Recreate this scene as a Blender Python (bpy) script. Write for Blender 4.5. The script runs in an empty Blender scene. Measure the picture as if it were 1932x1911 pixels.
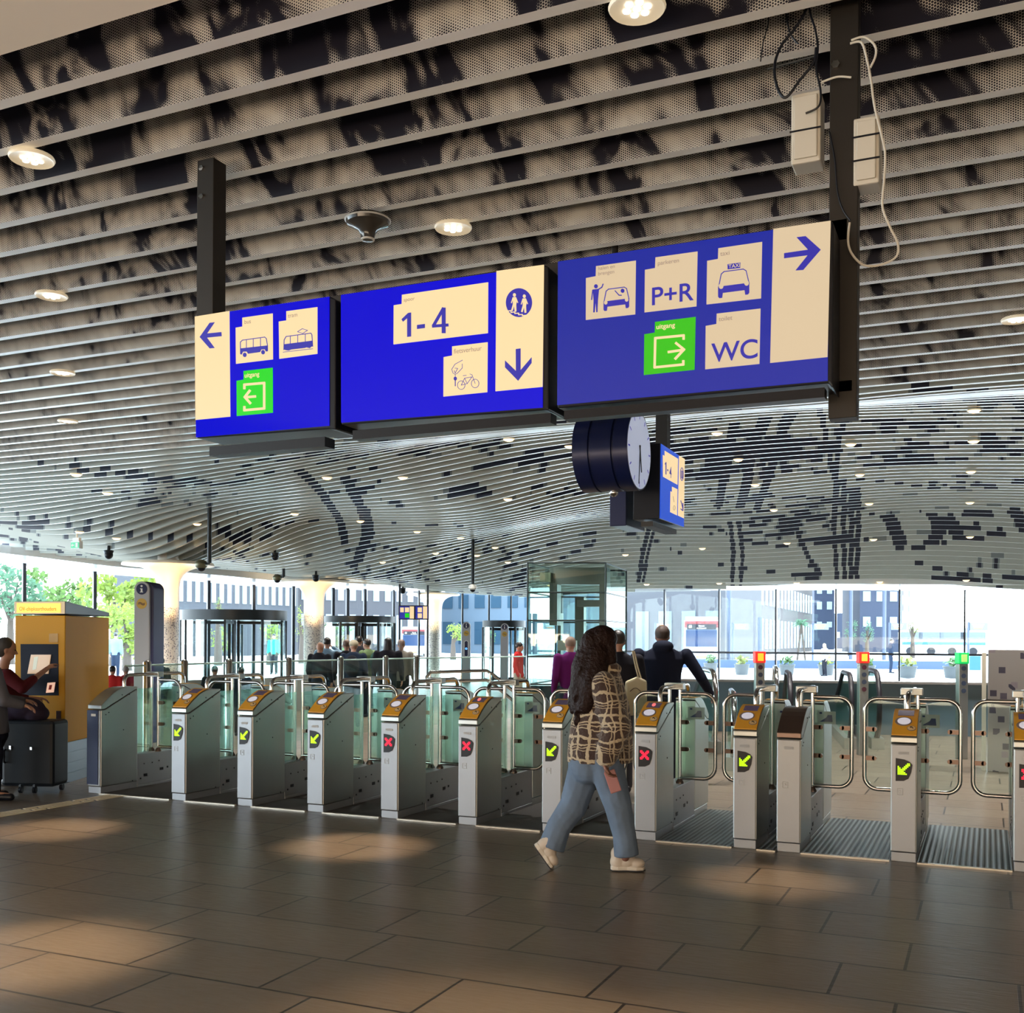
import bpy, bmesh, math, random
import numpy as np
from mathutils import Vector, Matrix, Quaternion, kdtree
random.seed(7)
V = Vector
scene = bpy.context.scene
COL = scene.collection

# ---------------------------------------------------------------- camera
TH = math.radians(24.12); S = math.sin(TH); CC = math.cos(TH)
ROLL = 0.005; cp, sp = math.cos(ROLL), math.sin(ROLL)
EYE = V((0, 0, 1.57)); FPX = 2000.0; CX, CY = 966.0, 1206.0
cam_d = bpy.data.cameras.new('camera'); cam = bpy.data.objects.new('camera', cam_d); COL.objects.link(cam)
R_ = V((CC*cp, S*cp, sp)); U_ = V((-CC*sp, -S*sp, cp)); F_ = V((-S, CC, 0))
cam.matrix_world = Matrix(((R_.x, U_.x, -F_.x, EYE.x), (R_.y, U_.y, -F_.y, EYE.y), (R_.z, U_.z, -F_.z, EYE.z), (0, 0, 0, 1)))
cam_d.sensor_width = 36; cam_d.lens = 36*FPX/1932; cam_d.shift_y = (CY-955.5)/1932; cam_d.clip_end = 800
scene.camera = cam
scene.view_settings.view_transform = 'Standard'; scene.view_settings.look = 'None'
scene.view_settings.gamma = 1; scene.view_settings.exposure = 0.5
scene.cycles.use_denoising = True
scene.cycles.max_bounces = 8; scene.cycles.transparent_max_bounces = 24
scene.cycles.sample_clamp_indirect = 6; scene.cycles.caustics_reflective = False; scene.cycles.caustics_refractive = False

# ---------------------------------------------------------------- world and lights
w = bpy.data.worlds.new('sky'); scene.world = w; w.use_nodes = True
nt = w.node_tree; nt.nodes.clear()
out = nt.nodes.new('ShaderNodeOutputWorld'); bg = nt.nodes.new('ShaderNodeBackground')
tc = nt.nodes.new('ShaderNodeTexCoord'); sx = nt.nodes.new('ShaderNodeSeparateXYZ'); cr = nt.nodes.new('ShaderNodeValToRGB')
nt.links.new(tc.outputs['Generated'], sx.inputs[0]); nt.links.new(sx.outputs['Z'], cr.inputs[0])
cr.color_ramp.elements[0].position = 0.0; cr.color_ramp.elements[0].color = (0.93, 0.97, 1, 1)
cr.color_ramp.elements[1].position = 0.7; cr.color_ramp.elements[1].color = (0.55, 0.75, 1, 1)
nt.links.new(cr.outputs[0], bg.inputs[0]); bg.inputs[1].default_value = 8.5
nt.links.new(bg.outputs[0], out.inputs[0])

def light(name, typ, loc, energy, color, rot=None, **k):
    d = bpy.data.lights.new(name, typ); d.energy = energy; d.color = color
    for a, b in k.items(): setattr(d, a, b)
    o = bpy.data.objects.new(name, d); COL.objects.link(o); o.location = loc
    if rot is not None: o.rotation_euler = rot
    return o
def aim(o, to):
    o.rotation_mode = 'QUATERNION'; o.rotation_quaternion = (V(to)-o.location).to_track_quat('-Z', 'Y')
sun = light('sun', 'SUN', (20, 60, 50), 5.0, (1, 0.95, 0.86), angle=0.01); aim(sun, (8, 20, 0))
# added warm area light, low behind the camera, brightening the slat undersides
warm_fill = light('added_warm_uplight', 'AREA', (-2.5, -4.5, 1.1), 470, (1, 0.77, 0.54), shape='RECTANGLE', size=15, size_y=1.6); aim(warm_fill, (-3.5, 6, 5.2))
# ---------------------------------------------------------------- pixel / place helpers
def ray(px, py):
    dx = (px-CX)/FPX; dy = (py-CY)/FPX
    X = dx*cp+dy*sp; Yd = -dx*sp+dy*cp
    return V((CC*X-S, S*X+CC, -Yd))
def PZ(px, py, Z): return EYE+ray(px, py)*Z
def PV(px, py, v): r = ray(px, py); return EYE+r*(v/r.y)
def PU(px, py, u): r = ray(px, py); return EYE+r*(u/r.x)
def PH(px, py, h): r = ray(px, py); return EYE+r*((h-EYE.z)/r.z)
def onfloor(px, Z, z=0.0): p = PZ(px, CY, Z); return V((p.x, p.y, z))

# ---------------------------------------------------------------- materials
MATS = {}
def mat(name, col, rough=0.6, metal=0.0, emit=None, es=1.0, spec=0.5, noise=0.0, nscale=8.0, bump=0.0, bscale=40.0, aniso=None, coat=0.0):
    if name in MATS: return MATS[name]
    m = bpy.data.materials.new(name); m.use_nodes = True; n = m.node_tree.nodes; L = m.node_tree.links
    b = n['Principled BSDF']; b.inputs['Base Color'].default_value = (*col, 1); b.inputs['Roughness'].default_value = rough
    b.inputs['Metallic'].default_value = metal; b.inputs['Specular IOR Level'].default_value = spec
    b.inputs['Coat Weight'].default_value = coat
    if emit: b.inputs['Emission Color'].default_value = (*emit, 1); b.inputs['Emission Strength'].default_value = es*0.72
    if noise or bump:
        t = n.new('ShaderNodeTexCoord'); nz = n.new('ShaderNodeTexNoise'); nz.inputs['Scale'].default_value = nscale; nz.inputs['Detail'].default_value = 5
        L.new(t.outputs['Object'], nz.inputs['Vector'])
        if noise:
            mx = n.new('ShaderNodeMix'); mx.data_type = 'RGBA'
            mx.inputs[6].default_value = tuple(c*(1-noise) for c in col)+(1,); mx.inputs[7].default_value = tuple(min(1, c*(1+noise)) for c in col)+(1,)
            L.new(nz.outputs[0], mx.inputs[0]); L.new(mx.outputs[2], b.inputs['Base Color'])
        if bump:
            nb = n.new('ShaderNodeTexNoise'); nb.inputs['Scale'].default_value = bscale; L.new(t.outputs['Object'], nb.inputs['Vector'])
            bp = n.new('ShaderNodeBump'); bp.inputs['Strength'].default_value = bump; bp.inputs['Distance'].default_value = 0.02
            L.new(nb.outputs[0], bp.inputs['Height']); L.new(bp.outputs[0], b.inputs['Normal'])
    MATS[name] = m; return m
def glass(name, tint, refl=0.10, rough=0.02):
    if name in MATS: return MATS[name]
    m = bpy.data.materials.new(name); m.use_nodes = True; n = m.node_tree.nodes; L = m.node_tree.links; n.clear()
    o = n.new('ShaderNodeOutputMaterial'); t = n.new('ShaderNodeBsdfTransparent'); g = n.new('ShaderNodeBsdfGlossy'); mx = n.new('ShaderNodeMixShader')
    f = n.new('ShaderNodeLayerWeight'); f.inputs[0].default_value = 0.35; ma = n.new('ShaderNodeMath'); ma.operation = 'MULTIPLY_ADD'
    ma.inputs[1].default_value = 0.35; ma.inputs[2].default_value = refl; ma.use_clamp = True
    t.inputs[0].default_value = (*tint, 1); g.inputs[0].default_value = (0.9, 1, 0.97, 1); g.inputs[1].default_value = rough
    L.new(f.outputs['Fresnel'], ma.inputs[0]); L.new(ma.outputs[0], mx.inputs[0]); L.new(t.outputs[0], mx.inputs[1]); L.new(g.outputs[0], mx.inputs[2]); L.new(mx.outputs[0], o.inputs[0])
    MATS[name] = m; return m

STEEL = mat('brushed_steel', (0.42, 0.44, 0.43), 0.34, 0.85, noise=0.06, nscale=3)
STEELP = mat('polished_steel_tube', (0.62, 0.60, 0.58), 0.16, 1.0)
SILVER = mat('silver_panel', (0.33, 0.345, 0.37), 0.42, 0.55, noise=0.05, nscale=5)
DARK = mat('dark_metal', (0.018, 0.022, 0.026), 0.4, 0.4)
BLACK = mat('black_plastic', (0.006, 0.007, 0.012), 0.35, spec=0.3)
BRONZE = mat('brown_steel', (0.16, 0.11, 0.09), 0.3, 0.8)
YELLOW = mat('yellow_plastic', (0.75, 0.36, 0.03), 0.4)
KYEL = mat('yellow_enamel', (0.62, 0.30, 0.015), 0.5, spec=0.12, noise=0.04, nscale=2)
WHITE = mat('white_plastic', (0.75, 0.75, 0.73), 0.45)
PAD = mat('card_pad', (0.8, 0.8, 0.85), 0.4, emit=(0.75, 0.72, 0.9), es=0.35)
SCREEN = mat('small_screen', (0.03, 0.02, 0.04), 0.25, emit=(0.10, 0.07, 0.12), es=0.35)
NAVY = mat('navy_metal', (0.006, 0.012, 0.06), 0.3, 0.2)
POSTM = mat('dark_brown_post', (0.022, 0.018, 0.015), 0.5, 0.3, noise=0.1, nscale=6)
CREAM = mat('lit_cream', (0.12, 0.10, 0.07), 0.3, emit=(1.0, 0.74, 0.40), es=0.90)
CREAM2 = mat('lit_cream_dim', (0.12, 0.10, 0.08), 0.25, emit=(1.0, 0.78, 0.50), es=0.62)
BLUE = mat('lit_blue', (0.001, 0.001, 0.03), 0.12, emit=(0.0, 0.0, 0.72), es=0.9, spec=.25)
BLUE2 = mat('lit_blue_dim', (0.004, 0.003, 0.04), 0.16, emit=(0.0, 0.02, 0.42), es=0.75)
GREENL = mat('lit_green', (0.0, 0.05, 0.0), 0.3, emit=(0.0, 0.68, 0.0), es=0.95)
INK = mat('blue_ink', (0.01, 0.01, 0.25), 0.4, emit=(0.02, 0.015, 0.28), es=0.8)
GREYINK = mat('grey_ink', (0.15, 0.12, 0.12), 0.5, emit=(0.3, 0.2, 0.16), es=0.6)
GLASSP = glass('clear_pane', (0.90, 0.97, 0.97), 0.012)
GLASSG = glass('green_pane', (0.78, 0.93, 0.88), 0.07)
GLASST = glass('door_pane', (0.88, 0.96, 0.95), 0.03)
SKIN = mat('skin', (0.42, 0.22, 0.15), 0.55)
SKIND = mat('tanned_skin', (0.22, 0.10, 0.07), 0.55)
HAIRD = mat('dark_hair', (0.012, 0.008, 0.008), 0.45)

# ---------------------------------------------------------------- mesh builder
class MB:
    def __init__(s): s.v = []; s.f = []; s.m = []
    def add(s, vs, fs, mi=0):
        k = len(s.v); s.v += [tuple(x) for x in vs]; s.f += [tuple(i+k for i in f) for f in fs]; s.m += [mi]*len(fs); return s
    def hexa(s, p, mi=0):  # 8 points: bottom 4 ring, top 4 ring
        return s.add(p, [(0,3,2,1),(4,5,6,7),(0,1,5,4),(1,2,6,5),(2,3,7,6),(3,0,4,7)], mi)
    def box(s, c, d, mi=0, rot=None, ax=None):
        c = V(c); h = V(d)/2; p = []
        for z in (-1, 1):
            for x, y in ((-1,-1),(1,-1),(1,1),(-1,1)):
                q = V((x*h.x, y*h.y, z*h.z))
                if rot is not None: q = rot @ q
                p.append(c+q)
        return s.hexa(p, mi)
    def b2(s, a, b, mi=0):
        a = V(a); b = V(b); return s.box((a+b)/2, [abs(x) for x in (b-a)], mi)
    def tube(s, pts, r, seg=10, mi=0, closed=False, caps=True, flat=None):
        pts = [V(p) for p in pts]; n = len(pts)
        rr = r if isinstance(r, (list, tuple)) else [r]*n
        up = None; rings = []
        for i, p in enumerate(pts):
            if closed: d = pts[(i+1) % n]-pts[i-1]
            else: d = pts[min(i+1, n-1)]-pts[max(i-1, 0)]
            if d.length < 1e-9: d = V((0, 0, 1))
            d.normalize()
            if up is None:
                up = V((0, 0, 1)) if abs(d.z) < 0.9 else V((1, 0, 0))
            a = up-d*up.dot(d)
            if a.length < 1e-6: a = d.orthogonal()
            a.normalize(); up = a; b = d.cross(a)
            ring = []
            for k in range(seg):
                t = 2*math.pi*k/seg; o = (a*math.cos(t)+b*math.sin(t))*rr[i]
                if flat is not None:
                    ax, sc = flat; ax = V(ax); o = o-ax*(o.dot(ax))*(1-sc)
                ring.append(p+o)
            rings.append(ring)
        vs = [q for rg in rings for q in rg]; fs = []
        m = n if closed else n-1
        for i in range(m):
            j = (i+1) % n
            for k in range(seg):
                k2 = (k+1) % seg; fs.append((i*seg+k, i*seg+k2, j*seg+k2, j*seg+k))
        if caps and not closed:
            fs.append(tuple(range(seg))[::-1]); fs.append(tuple((n-1)*seg+k for k in range(seg)))
        return s.add(vs, fs, mi)
    def lathe(s, prof, c, seg=24, mi=0, axis=(0, 0, 1)):
        c = V(c); q = V((0, 0, 1)).rotation_difference(V(axis)); vs = []; fs = []; n = len(prof)
        for r, z in prof:
            for k in range(seg):
                t = 2*math.pi*k/seg; vs.append(c+q @ V((r*math.cos(t), r*math.sin(t), z)))
        for i in range(n-1):
            for k in range(seg):
                k2 = (k+1) % seg; fs.append((i*seg+k, i*seg+k2, (i+1)*seg+k2, (i+1)*seg+k))
        fs.append(tuple(range(seg))[::-1]); fs.append(tuple((n-1)*seg+k for k in range(seg)))
        return s.add(vs, fs, mi)
    def prism(s, a, b, mi=0):  # two matching 3-D loops
        n = len(a); fs = [tuple(range(n)), tuple(range(n, 2*n))[::-1]]
        for i in range(n): j = (i+1) % n; fs.append((i, i+n, j+n, j))
        return s.add(list(a)+list(b), fs, mi)
    def ell(s, c, r, rot=None, seg=14, rings=9, mi=0):
        c = V(c); vs = []; fs = []
        for i in range(rings+1):
            ph = math.pi*i/rings
            for k in range(seg):
                t = 2*math.pi*k/seg; q = V((r[0]*math.sin(ph)*math.cos(t), r[1]*math.sin(ph)*math.sin(t), r[2]*math.cos(ph)))
                if rot is not None: q = rot @ q
                vs.append(c+q)
        for i in range(rings):
            for k in range(seg):
                k2 = (k+1) % seg; fs.append((i*seg+k, (i+1)*seg+k, (i+1)*seg+k2, i*seg+k2))
        return s.add(vs, fs, mi)
    def quad(s, p, mi=0): return s.add(p, [tuple(range(len(p)))], mi)
    def build(s, name, mats, parent=None, smooth=False, bevel=0, normals=True):
        me = bpy.data.meshes.new(name); me.from_pydata(s.v, [], s.f)
        if not isinstance(mats, (list, tuple)): mats = [mats]
        for m in mats: me.materials.append(m)
        me.polygons.foreach_set('material_index', s.m)
        if normals:
            bm = bmesh.new(); bm.from_mesh(me); bmesh.ops.recalc_face_normals(bm, faces=bm.faces); bm.to_mesh(me); bm.free()
        if smooth:
            me.polygons.foreach_set('use_smooth', [True]*len(me.polygons))
            try: me.set_sharp_from_angle(angle=math.radians(40))
            except Exception: pass
        me.update()
        o = bpy.data.objects.new(name, me); COL.objects.link(o)
        if bevel:
            md = o.modifiers.new('bevel', 'BEVEL'); md.width = bevel; md.segments = 2; md.limit_method = 'ANGLE'
        if parent is not None: setparent(o, parent)
        return o
def setparent(o, p):
    o.parent = p; o.matrix_parent_inverse = world_of(p).inverted()
def world_of(o):
    m = Matrix.LocRotScale(o.location, o.rotation_euler.to_quaternion() if o.rotation_mode != 'QUATERNION' else o.rotation_quaternion, o.scale)
    if o.parent: return world_of(o.parent) @ o.matrix_parent_inverse @ m
    return m
def tag(o, label=None, cat=None, group=None, kind=None):
    if label: o['label'] = label
    if cat: o['category'] = cat
    if group: o['group'] = group
    if kind: o['kind'] = kind
    return o
def thing(name, label, cat, loc=(0, 0, 0), rz=0, group=None):
    o = bpy.data.objects.new(name, None); COL.objects.link(o); o.location = loc; o.rotation_euler = (0, 0, rz); o.empty_display_size = 0.1
    return tag(o, label, cat, group)
def struct(o, label=None): o['kind'] = 'structure'; return o
def copy_tree(o, parent=None):
    c = o.copy(); COL.objects.link(c); c.parent = parent
    for ch in [x for x in o.children]: copy_tree(ch, c)
    return c
def txt(s, h, bold=0.0):
    cu = bpy.data.curves.new('t', 'FONT'); cu.body = s; cu.size = 1; cu.offset = bold
    o = bpy.data.objects.new('t', cu); COL.objects.link(o)
    dg = bpy.context.evaluated_depsgraph_get(); me = bpy.data.meshes.new_from_object(o.evaluated_get(dg))
    k = h/0.70
    vs = [(v.co.x*k, v.co.y*k) for v in me.vertices]; fs = [tuple(p.vertices) for p in me.polygons]
    bpy.data.objects.remove(o); bpy.data.curves.remove(cu); bpy.data.meshes.remove(me)
    return vs, fs
def addtext(mb, s, org, dx, dy, h, mi=0, bold=0.0, squeeze=1.0):
    vs, fs = txt(s, h, bold); org = V(org); dx = V(dx); dy = V(dy)
    mb.add([org+dx*(x*squeeze)+dy*y for x, y in vs], fs, mi)
# ================================================================ STRUCTURE
# ---- floor
def floor_mat():
    m = bpy.data.materials.new('stone_tiles'); m.use_nodes = True; n = m.node_tree.nodes; L = m.node_tree.links; b = n['Principled BSDF']
    t = n.new('ShaderNodeTexCoord'); mp = n.new('ShaderNodeMapping'); L.new(t.outputs['Object'], mp.inputs[0])
    mp.inputs['Location'].default_value = (0.35, 0.12, 0)
    br = n.new('ShaderNodeTexBrick'); L.new(mp.outputs[0], br.inputs[0]); br.offset = 0.37; br.squash = 1.6; br.squash_frequency = 3
    br.inputs['Scale'].default_value = 1; br.inputs['Mortar Size'].default_value = 0.008; br.inputs['Brick Width'].default_value = 0.78; br.inputs['Row Height'].default_value = 0.5
    br.inputs['Mortar Smooth'].default_value = 0.1; br.inputs['Color1'].default_value = (0.150, 0.115, 0.082, 1); br.inputs['Color2'].default_value = (0.19, 0.152, 0.112, 1); br.inputs['Mortar'].default_value = (0.02, 0.016, 0.012, 1)
    nz = n.new('ShaderNodeTexNoise'); nz.inputs['Scale'].default_value = 2.2; nz.inputs['Detail'].default_value = 7; L.new(t.outputs['Object'], nz.inputs[0])
    mx = n.new('ShaderNodeMix'); mx.data_type = 'RGBA'; mx.blend_type = 'MULTIPLY'; mx.inputs[0].default_value = 0.6; L.new(br.outputs[0], mx.inputs[6])
    r = n.new('ShaderNodeValToRGB'); r.color_ramp.elements[0].color = (0.6, 0.6, 0.6, 1); r.color_ramp.elements[1].color = (1.25, 1.2, 1.15, 1); L.new(nz.outputs[0], r.inputs[0]); L.new(r.outputs[0], mx.inputs[7]); L.new(mx.outputs[2], b.inputs['Base Color'])
    mp2 = n.new('ShaderNodeMapping'); mp2.inputs['Scale'].default_value = (3, 14, 1); L.new(t.outputs['Object'], mp2.inputs[0])
    n2 = n.new('ShaderNodeTexNoise'); n2.inputs['Scale'].default_value = 3; n2.inputs['Detail'].default_value = 6; L.new(mp2.outputs[0], n2.inputs[0])
    rr = n.new('ShaderNodeMapRange'); rr.inputs[3].default_value = 0.24; rr.inputs[4].default_value = 0.44; L.new(n2.outputs[0], rr.inputs[0]); L.new(rr.outputs[0], b.inputs['Roughness'])
    ad = n.new('ShaderNodeMath'); ad.operation = 'MULTIPLY_ADD'; ad.inputs[1].default_value = -1.5; L.new(br.outputs['Fac'], ad.inputs[0]); L.new(n2.outputs[0], ad.inputs[2])
    bp = n.new('ShaderNodeBump'); bp.inputs['Strength'].default_value = 0.28; bp.inputs['Distance'].default_value = 0.006; L.new(ad.outputs[0], bp.inputs['Height']); L.new(bp.outputs[0], b.inputs['Normal'])
    b.inputs['Specular IOR Level'].default_value = 0.55
    return m
FM = floor_mat()
# facade line: (photo column, distance) of the curved glass front
FAC = [(-420, 29), (-220, 30.0), (-90, 31.2), (45, 32.8), (178, 34.2), (300, 35.6), (393, 36.6), (478, 37.6), (553, 38.4), (628, 39.2), (655, 39.5), (688, 39.9), (742, 40.5), (790, 41), (872, 41.7), (922, 42), (964, 42.2), (1060, 42), (1152, 41),
       (1254, 39.6), (1357, 38.6), (1464, 37.6), (1577, 36.7), (1697, 35.9), (1820, 35.1), (1950, 34.3), (2100, 33.5), (2300, 32.5)]
FTOP = [(-420, 1015), (0, 1057), (178, 1078), (393, 1095), (478, 1103), (742, 1113), (1000, 1117), (1254, 1112), (1577, 1111), (1820, 1113), (2300, 1118)]
def ftop(px): return float(np.interp(px, [a for a, _ in FTOP], [b for _, b in FTOP]))
FP = [onfloor(px, Z) for px, Z in FAC]; FH = [PZ(px, ftop(px), Z).z for px, Z in FAC]
_fx = np.array([p.x for p in FP]); _fy = np.array([p.y for p in FP])
def fac_v(u): return float(np.interp(u, _fx, _fy))
mb = MB(); ring = [V((-16, -14, 0)), V((14, -14, 0))]+[V((p.x, p.y, 0)) for p in FP[::-1]]
ring[1].x = FP[-1].x
mb.prism(ring, [p-V((0, 0, 0.3)) for p in ring]); struct(mb.build('floor', FM))

# ---- slatted ceiling, a height field over the hall
HC = 4.53
pts = []
for px, py, v in [(0,1000,20),(0,1050,23.6),(300,980,19.5),(300,1058,24.7),(-200,985,20),
                  (560,890,17),(560,990,23.6),(560,1083,30.7),(420,960,20),
                  (900,832,17.5),(900,960,22.9),(900,1000,26.2),(900,1050,30.8),(900,1108,34.5),
                  (1100,809,17.5),(1100,925,23.7),(1100,985,29.5),(1100,1065,34.1),(1100,1106,36.6),
                  (1400,775,17),(1400,921,25.3),(1400,1000,31),(1400,1106,37),
                  (1700,758,16.5),(1700,900,25.6),(1700,985,31.7),(1700,1106,37.3),
                  (1932,742,16),(1932,900,25.6),(1932,985,31.5),(1932,1109,36.8),(2150,900,25.6),(2150,1109,36.5)]:
    p = PV(px, py, v); pts.append((p.x, p.y, p.z))
for v in (13.3, 12.3):
    for u in (-18, -14, -11, -8, -5, -2, 1, 4, 8): pts.append((u, v, HC))
for px, Z, yd in ((317, 28, 1064), (592, 36, 1097), (817, 42, 1121)):
    q_ = onfloor(px, Z); pts.append((q_.x, q_.y, PZ(px, yd, Z).z+.06))
for px in (-150, 0, 150, 300): p = PV(px, 900, 15.2); pts.append((p.x, p.y, HC-0.03))
pts = np.array(pts)
def tps(r): r = np.maximum(r, 1e-9); return r*r*np.log(r)
_P = pts[:, :2]/10.0; _n = len(_P)
_K = tps(np.linalg.norm(_P[:, None]-_P[None], axis=2))+np.eye(_n)*2e-4
_A = np.zeros((_n+3, _n+3)); _A[:_n, :_n] = _K; _A[:_n, _n] = 1; _A[:_n, _n+1:] = _P; _A[_n, :_n] = 1; _A[_n+1:, :_n] = _P.T
_W = np.linalg.solve(_A, np.concatenate([pts[:, 2], np.zeros(3)]))
def Hs(u, v):
    u = np.atleast_1d(np.asarray(u, float)); v = np.atleast_1d(np.asarray(v, float)); Q = np.stack([u, v], 1)/10
    k = tps(np.linalg.norm(Q[:, None]-_P[None], axis=2)); h = k @ _W[:_n]+_W[_n]+Q @ _W[_n+1:]
    return np.where(v <= 13.2, HC, np.maximum(h, 3.15))
def surf(px, py):
    r = ray(px, py); t = 10.0
    while t < 50:
        p = EYE+r*t
        if p.z >= Hs(p.x, p.y)[0]: return p
        t += 0.02
    return p
def u_at(px, v): r = ray(px, 1000); return r.x/r.y*v

def slat_mat():
    m = bpy.data.materials.new('printed_slat'); m.use_nodes = True; n = m.node_tree.nodes; L = m.node_tree.links; b = n['Principled BSDF']
    t = n.new('ShaderNodeTexCoord'); s = n.new('ShaderNodeSeparateXYZ'); L.new(t.outputs['Object'], s.inputs[0])
    def mth(op, a, c=None, d=None):
        q = n.new('ShaderNodeMath'); q.operation = op
        for i, x in enumerate((a, c, d)):
            if x is None: continue
            if isinstance(x, (int, float)): q.inputs[i].default_value = x
            else: L.new(x, q.inputs[i])
        return q.outputs[0]
    X, Y, Z = s.outputs
    # the print runs on from slat to slat: picture rows follow depth plus height
    q = mth('MULTIPLY_ADD', Y, 0.9, mth('MULTIPLY', Z, 1.35))
    cm = n.new('ShaderNodeCombineXYZ'); L.new(mth('MULTIPLY_ADD', X, 1.35, mth('MULTIPLY', q, 0.35)), cm.inputs[0]); L.new(mth('MULTIPLY', q, 0.62), cm.inputs[1])
    nz = n.new('ShaderNodeTexNoise'); nz.inputs['Scale'].default_value = 1.9; nz.inputs['Detail'].default_value = 3.2; nz.inputs['Roughness'].default_value = 0.62; nz.inputs['Distortion'].default_value = 0.5; L.new(cm.outputs[0], nz.inputs[0])
    n2 = n.new('ShaderNodeTexNoise'); n2.inputs['Scale'].default_value = 0.33; L.new(cm.outputs[0], n2.inputs[0])
    # thin regular strokes, like engraved hatching
    wv = n.new('ShaderNodeTexWave'); wv.inputs['Scale'].default_value = 1.6; wv.inputs['Distortion'].default_value = 6; wv.inputs['Detail'].default_value = 2; L.new(cm.outputs[0], wv.inputs[0])
    # darkness fades toward the hall side, where the print thins out
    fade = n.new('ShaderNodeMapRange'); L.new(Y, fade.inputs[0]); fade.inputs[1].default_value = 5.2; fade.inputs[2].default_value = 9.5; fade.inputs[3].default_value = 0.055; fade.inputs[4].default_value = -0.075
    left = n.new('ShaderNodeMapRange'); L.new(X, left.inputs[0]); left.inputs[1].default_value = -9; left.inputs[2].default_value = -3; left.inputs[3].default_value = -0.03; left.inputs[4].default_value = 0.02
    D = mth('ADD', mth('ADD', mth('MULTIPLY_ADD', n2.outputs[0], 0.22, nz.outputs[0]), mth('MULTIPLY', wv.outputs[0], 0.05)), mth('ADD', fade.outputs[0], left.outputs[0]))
    D = mth('MULTIPLY', mth('SUBTRACT', D, 0.628), 9.5)
    # hexagonal dot screen
    k = 2*math.pi/0.0125; zz = Z
    a = mth('COSINE', mth('MULTIPLY', X, k)); c1 = mth('COSINE', mth('ADD', mth('MULTIPLY', X, -k/2), mth('MULTIPLY', zz, k*0.866))); c2 = mth('COSINE', mth('ADD', mth('MULTIPLY', X, k/2), mth('MULTIPLY', zz, k*0.866)))
    hexa = mth('ADD', a, mth('ADD', c1, c2))
    tot = mth('ADD', D, mth('MULTIPLY', mth('SUBTRACT', hexa, 0.2), 0.66))
    msk = n.new('ShaderNodeMapRange'); L.new(tot, msk.inputs[0]); msk.inputs[1].default_value = 0.0; msk.inputs[2].default_value = 0.12
    mx = n.new('ShaderNodeMix'); mx.data_type = 'RGBA'; L.new(msk.outputs[0], mx.inputs[0]); mx.inputs[6].default_value = (0.60, 0.56, 0.50, 1); mx.inputs[7].default_value = (0.006, 0.005, 0.014, 1)
    L.new(mx.outputs[2], b.inputs['Base Color']); b.inputs['Roughness'].default_value = 0.5
    return m
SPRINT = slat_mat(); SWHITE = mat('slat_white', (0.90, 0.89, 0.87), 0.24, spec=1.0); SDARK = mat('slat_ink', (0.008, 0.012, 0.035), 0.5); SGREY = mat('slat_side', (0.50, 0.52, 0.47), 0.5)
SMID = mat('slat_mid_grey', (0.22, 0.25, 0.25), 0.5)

# value noise for the printed street map on the vault
rng = np.random.RandomState(3); _G = rng.rand(256, 256)
def vn(x, y):
    xi = np.floor(x).astype(int); yi = np.floor(y).astype(int); fx = x-xi; fy = y-yi; fx = fx*fx*(3-2*fx); fy = fy*fy*(3-2*fy)
    g = lambda a, b_: _G[a % 256, b_ % 256]
    return (g(xi, yi)*(1-fx)+g(xi+1, yi)*fx)*(1-fy)+(g(xi, yi+1)*(1-fx)+g(xi+1, yi+1)*fx)*fy
def inpoly(x, y, P):
    r = np.zeros(len(x), bool); j = len(P)-1
    for i in range(len(P)):
        xi, yi = P[i]; xj, yj = P[j]
        c = ((yi > y) != (yj > y)) & (x < (xj-xi)*(y-yi)/((yj-yi) or 1e-9)+xi); r ^= c; j = i
    return r
def seg(x, y, P, wd):
    best = np.full(len(x), 1e9)
    for (x0, y0), (x1, y1) in zip(P[:-1], P[1:]):
        dx, dy = x1-x0, y1-y0; t = np.clip(((x-x0)*dx+(y-y0)*dy)/(dx*dx+dy*dy), 0, 1)
        best = np.minimum(best, np.hypot(x-x0-t*dx, y-y0-t*dy))
    return best < wd
def UV(L_): return [(lambda p: (p.x, p.y))(surf(x, y)) for x, y in L_]
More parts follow.
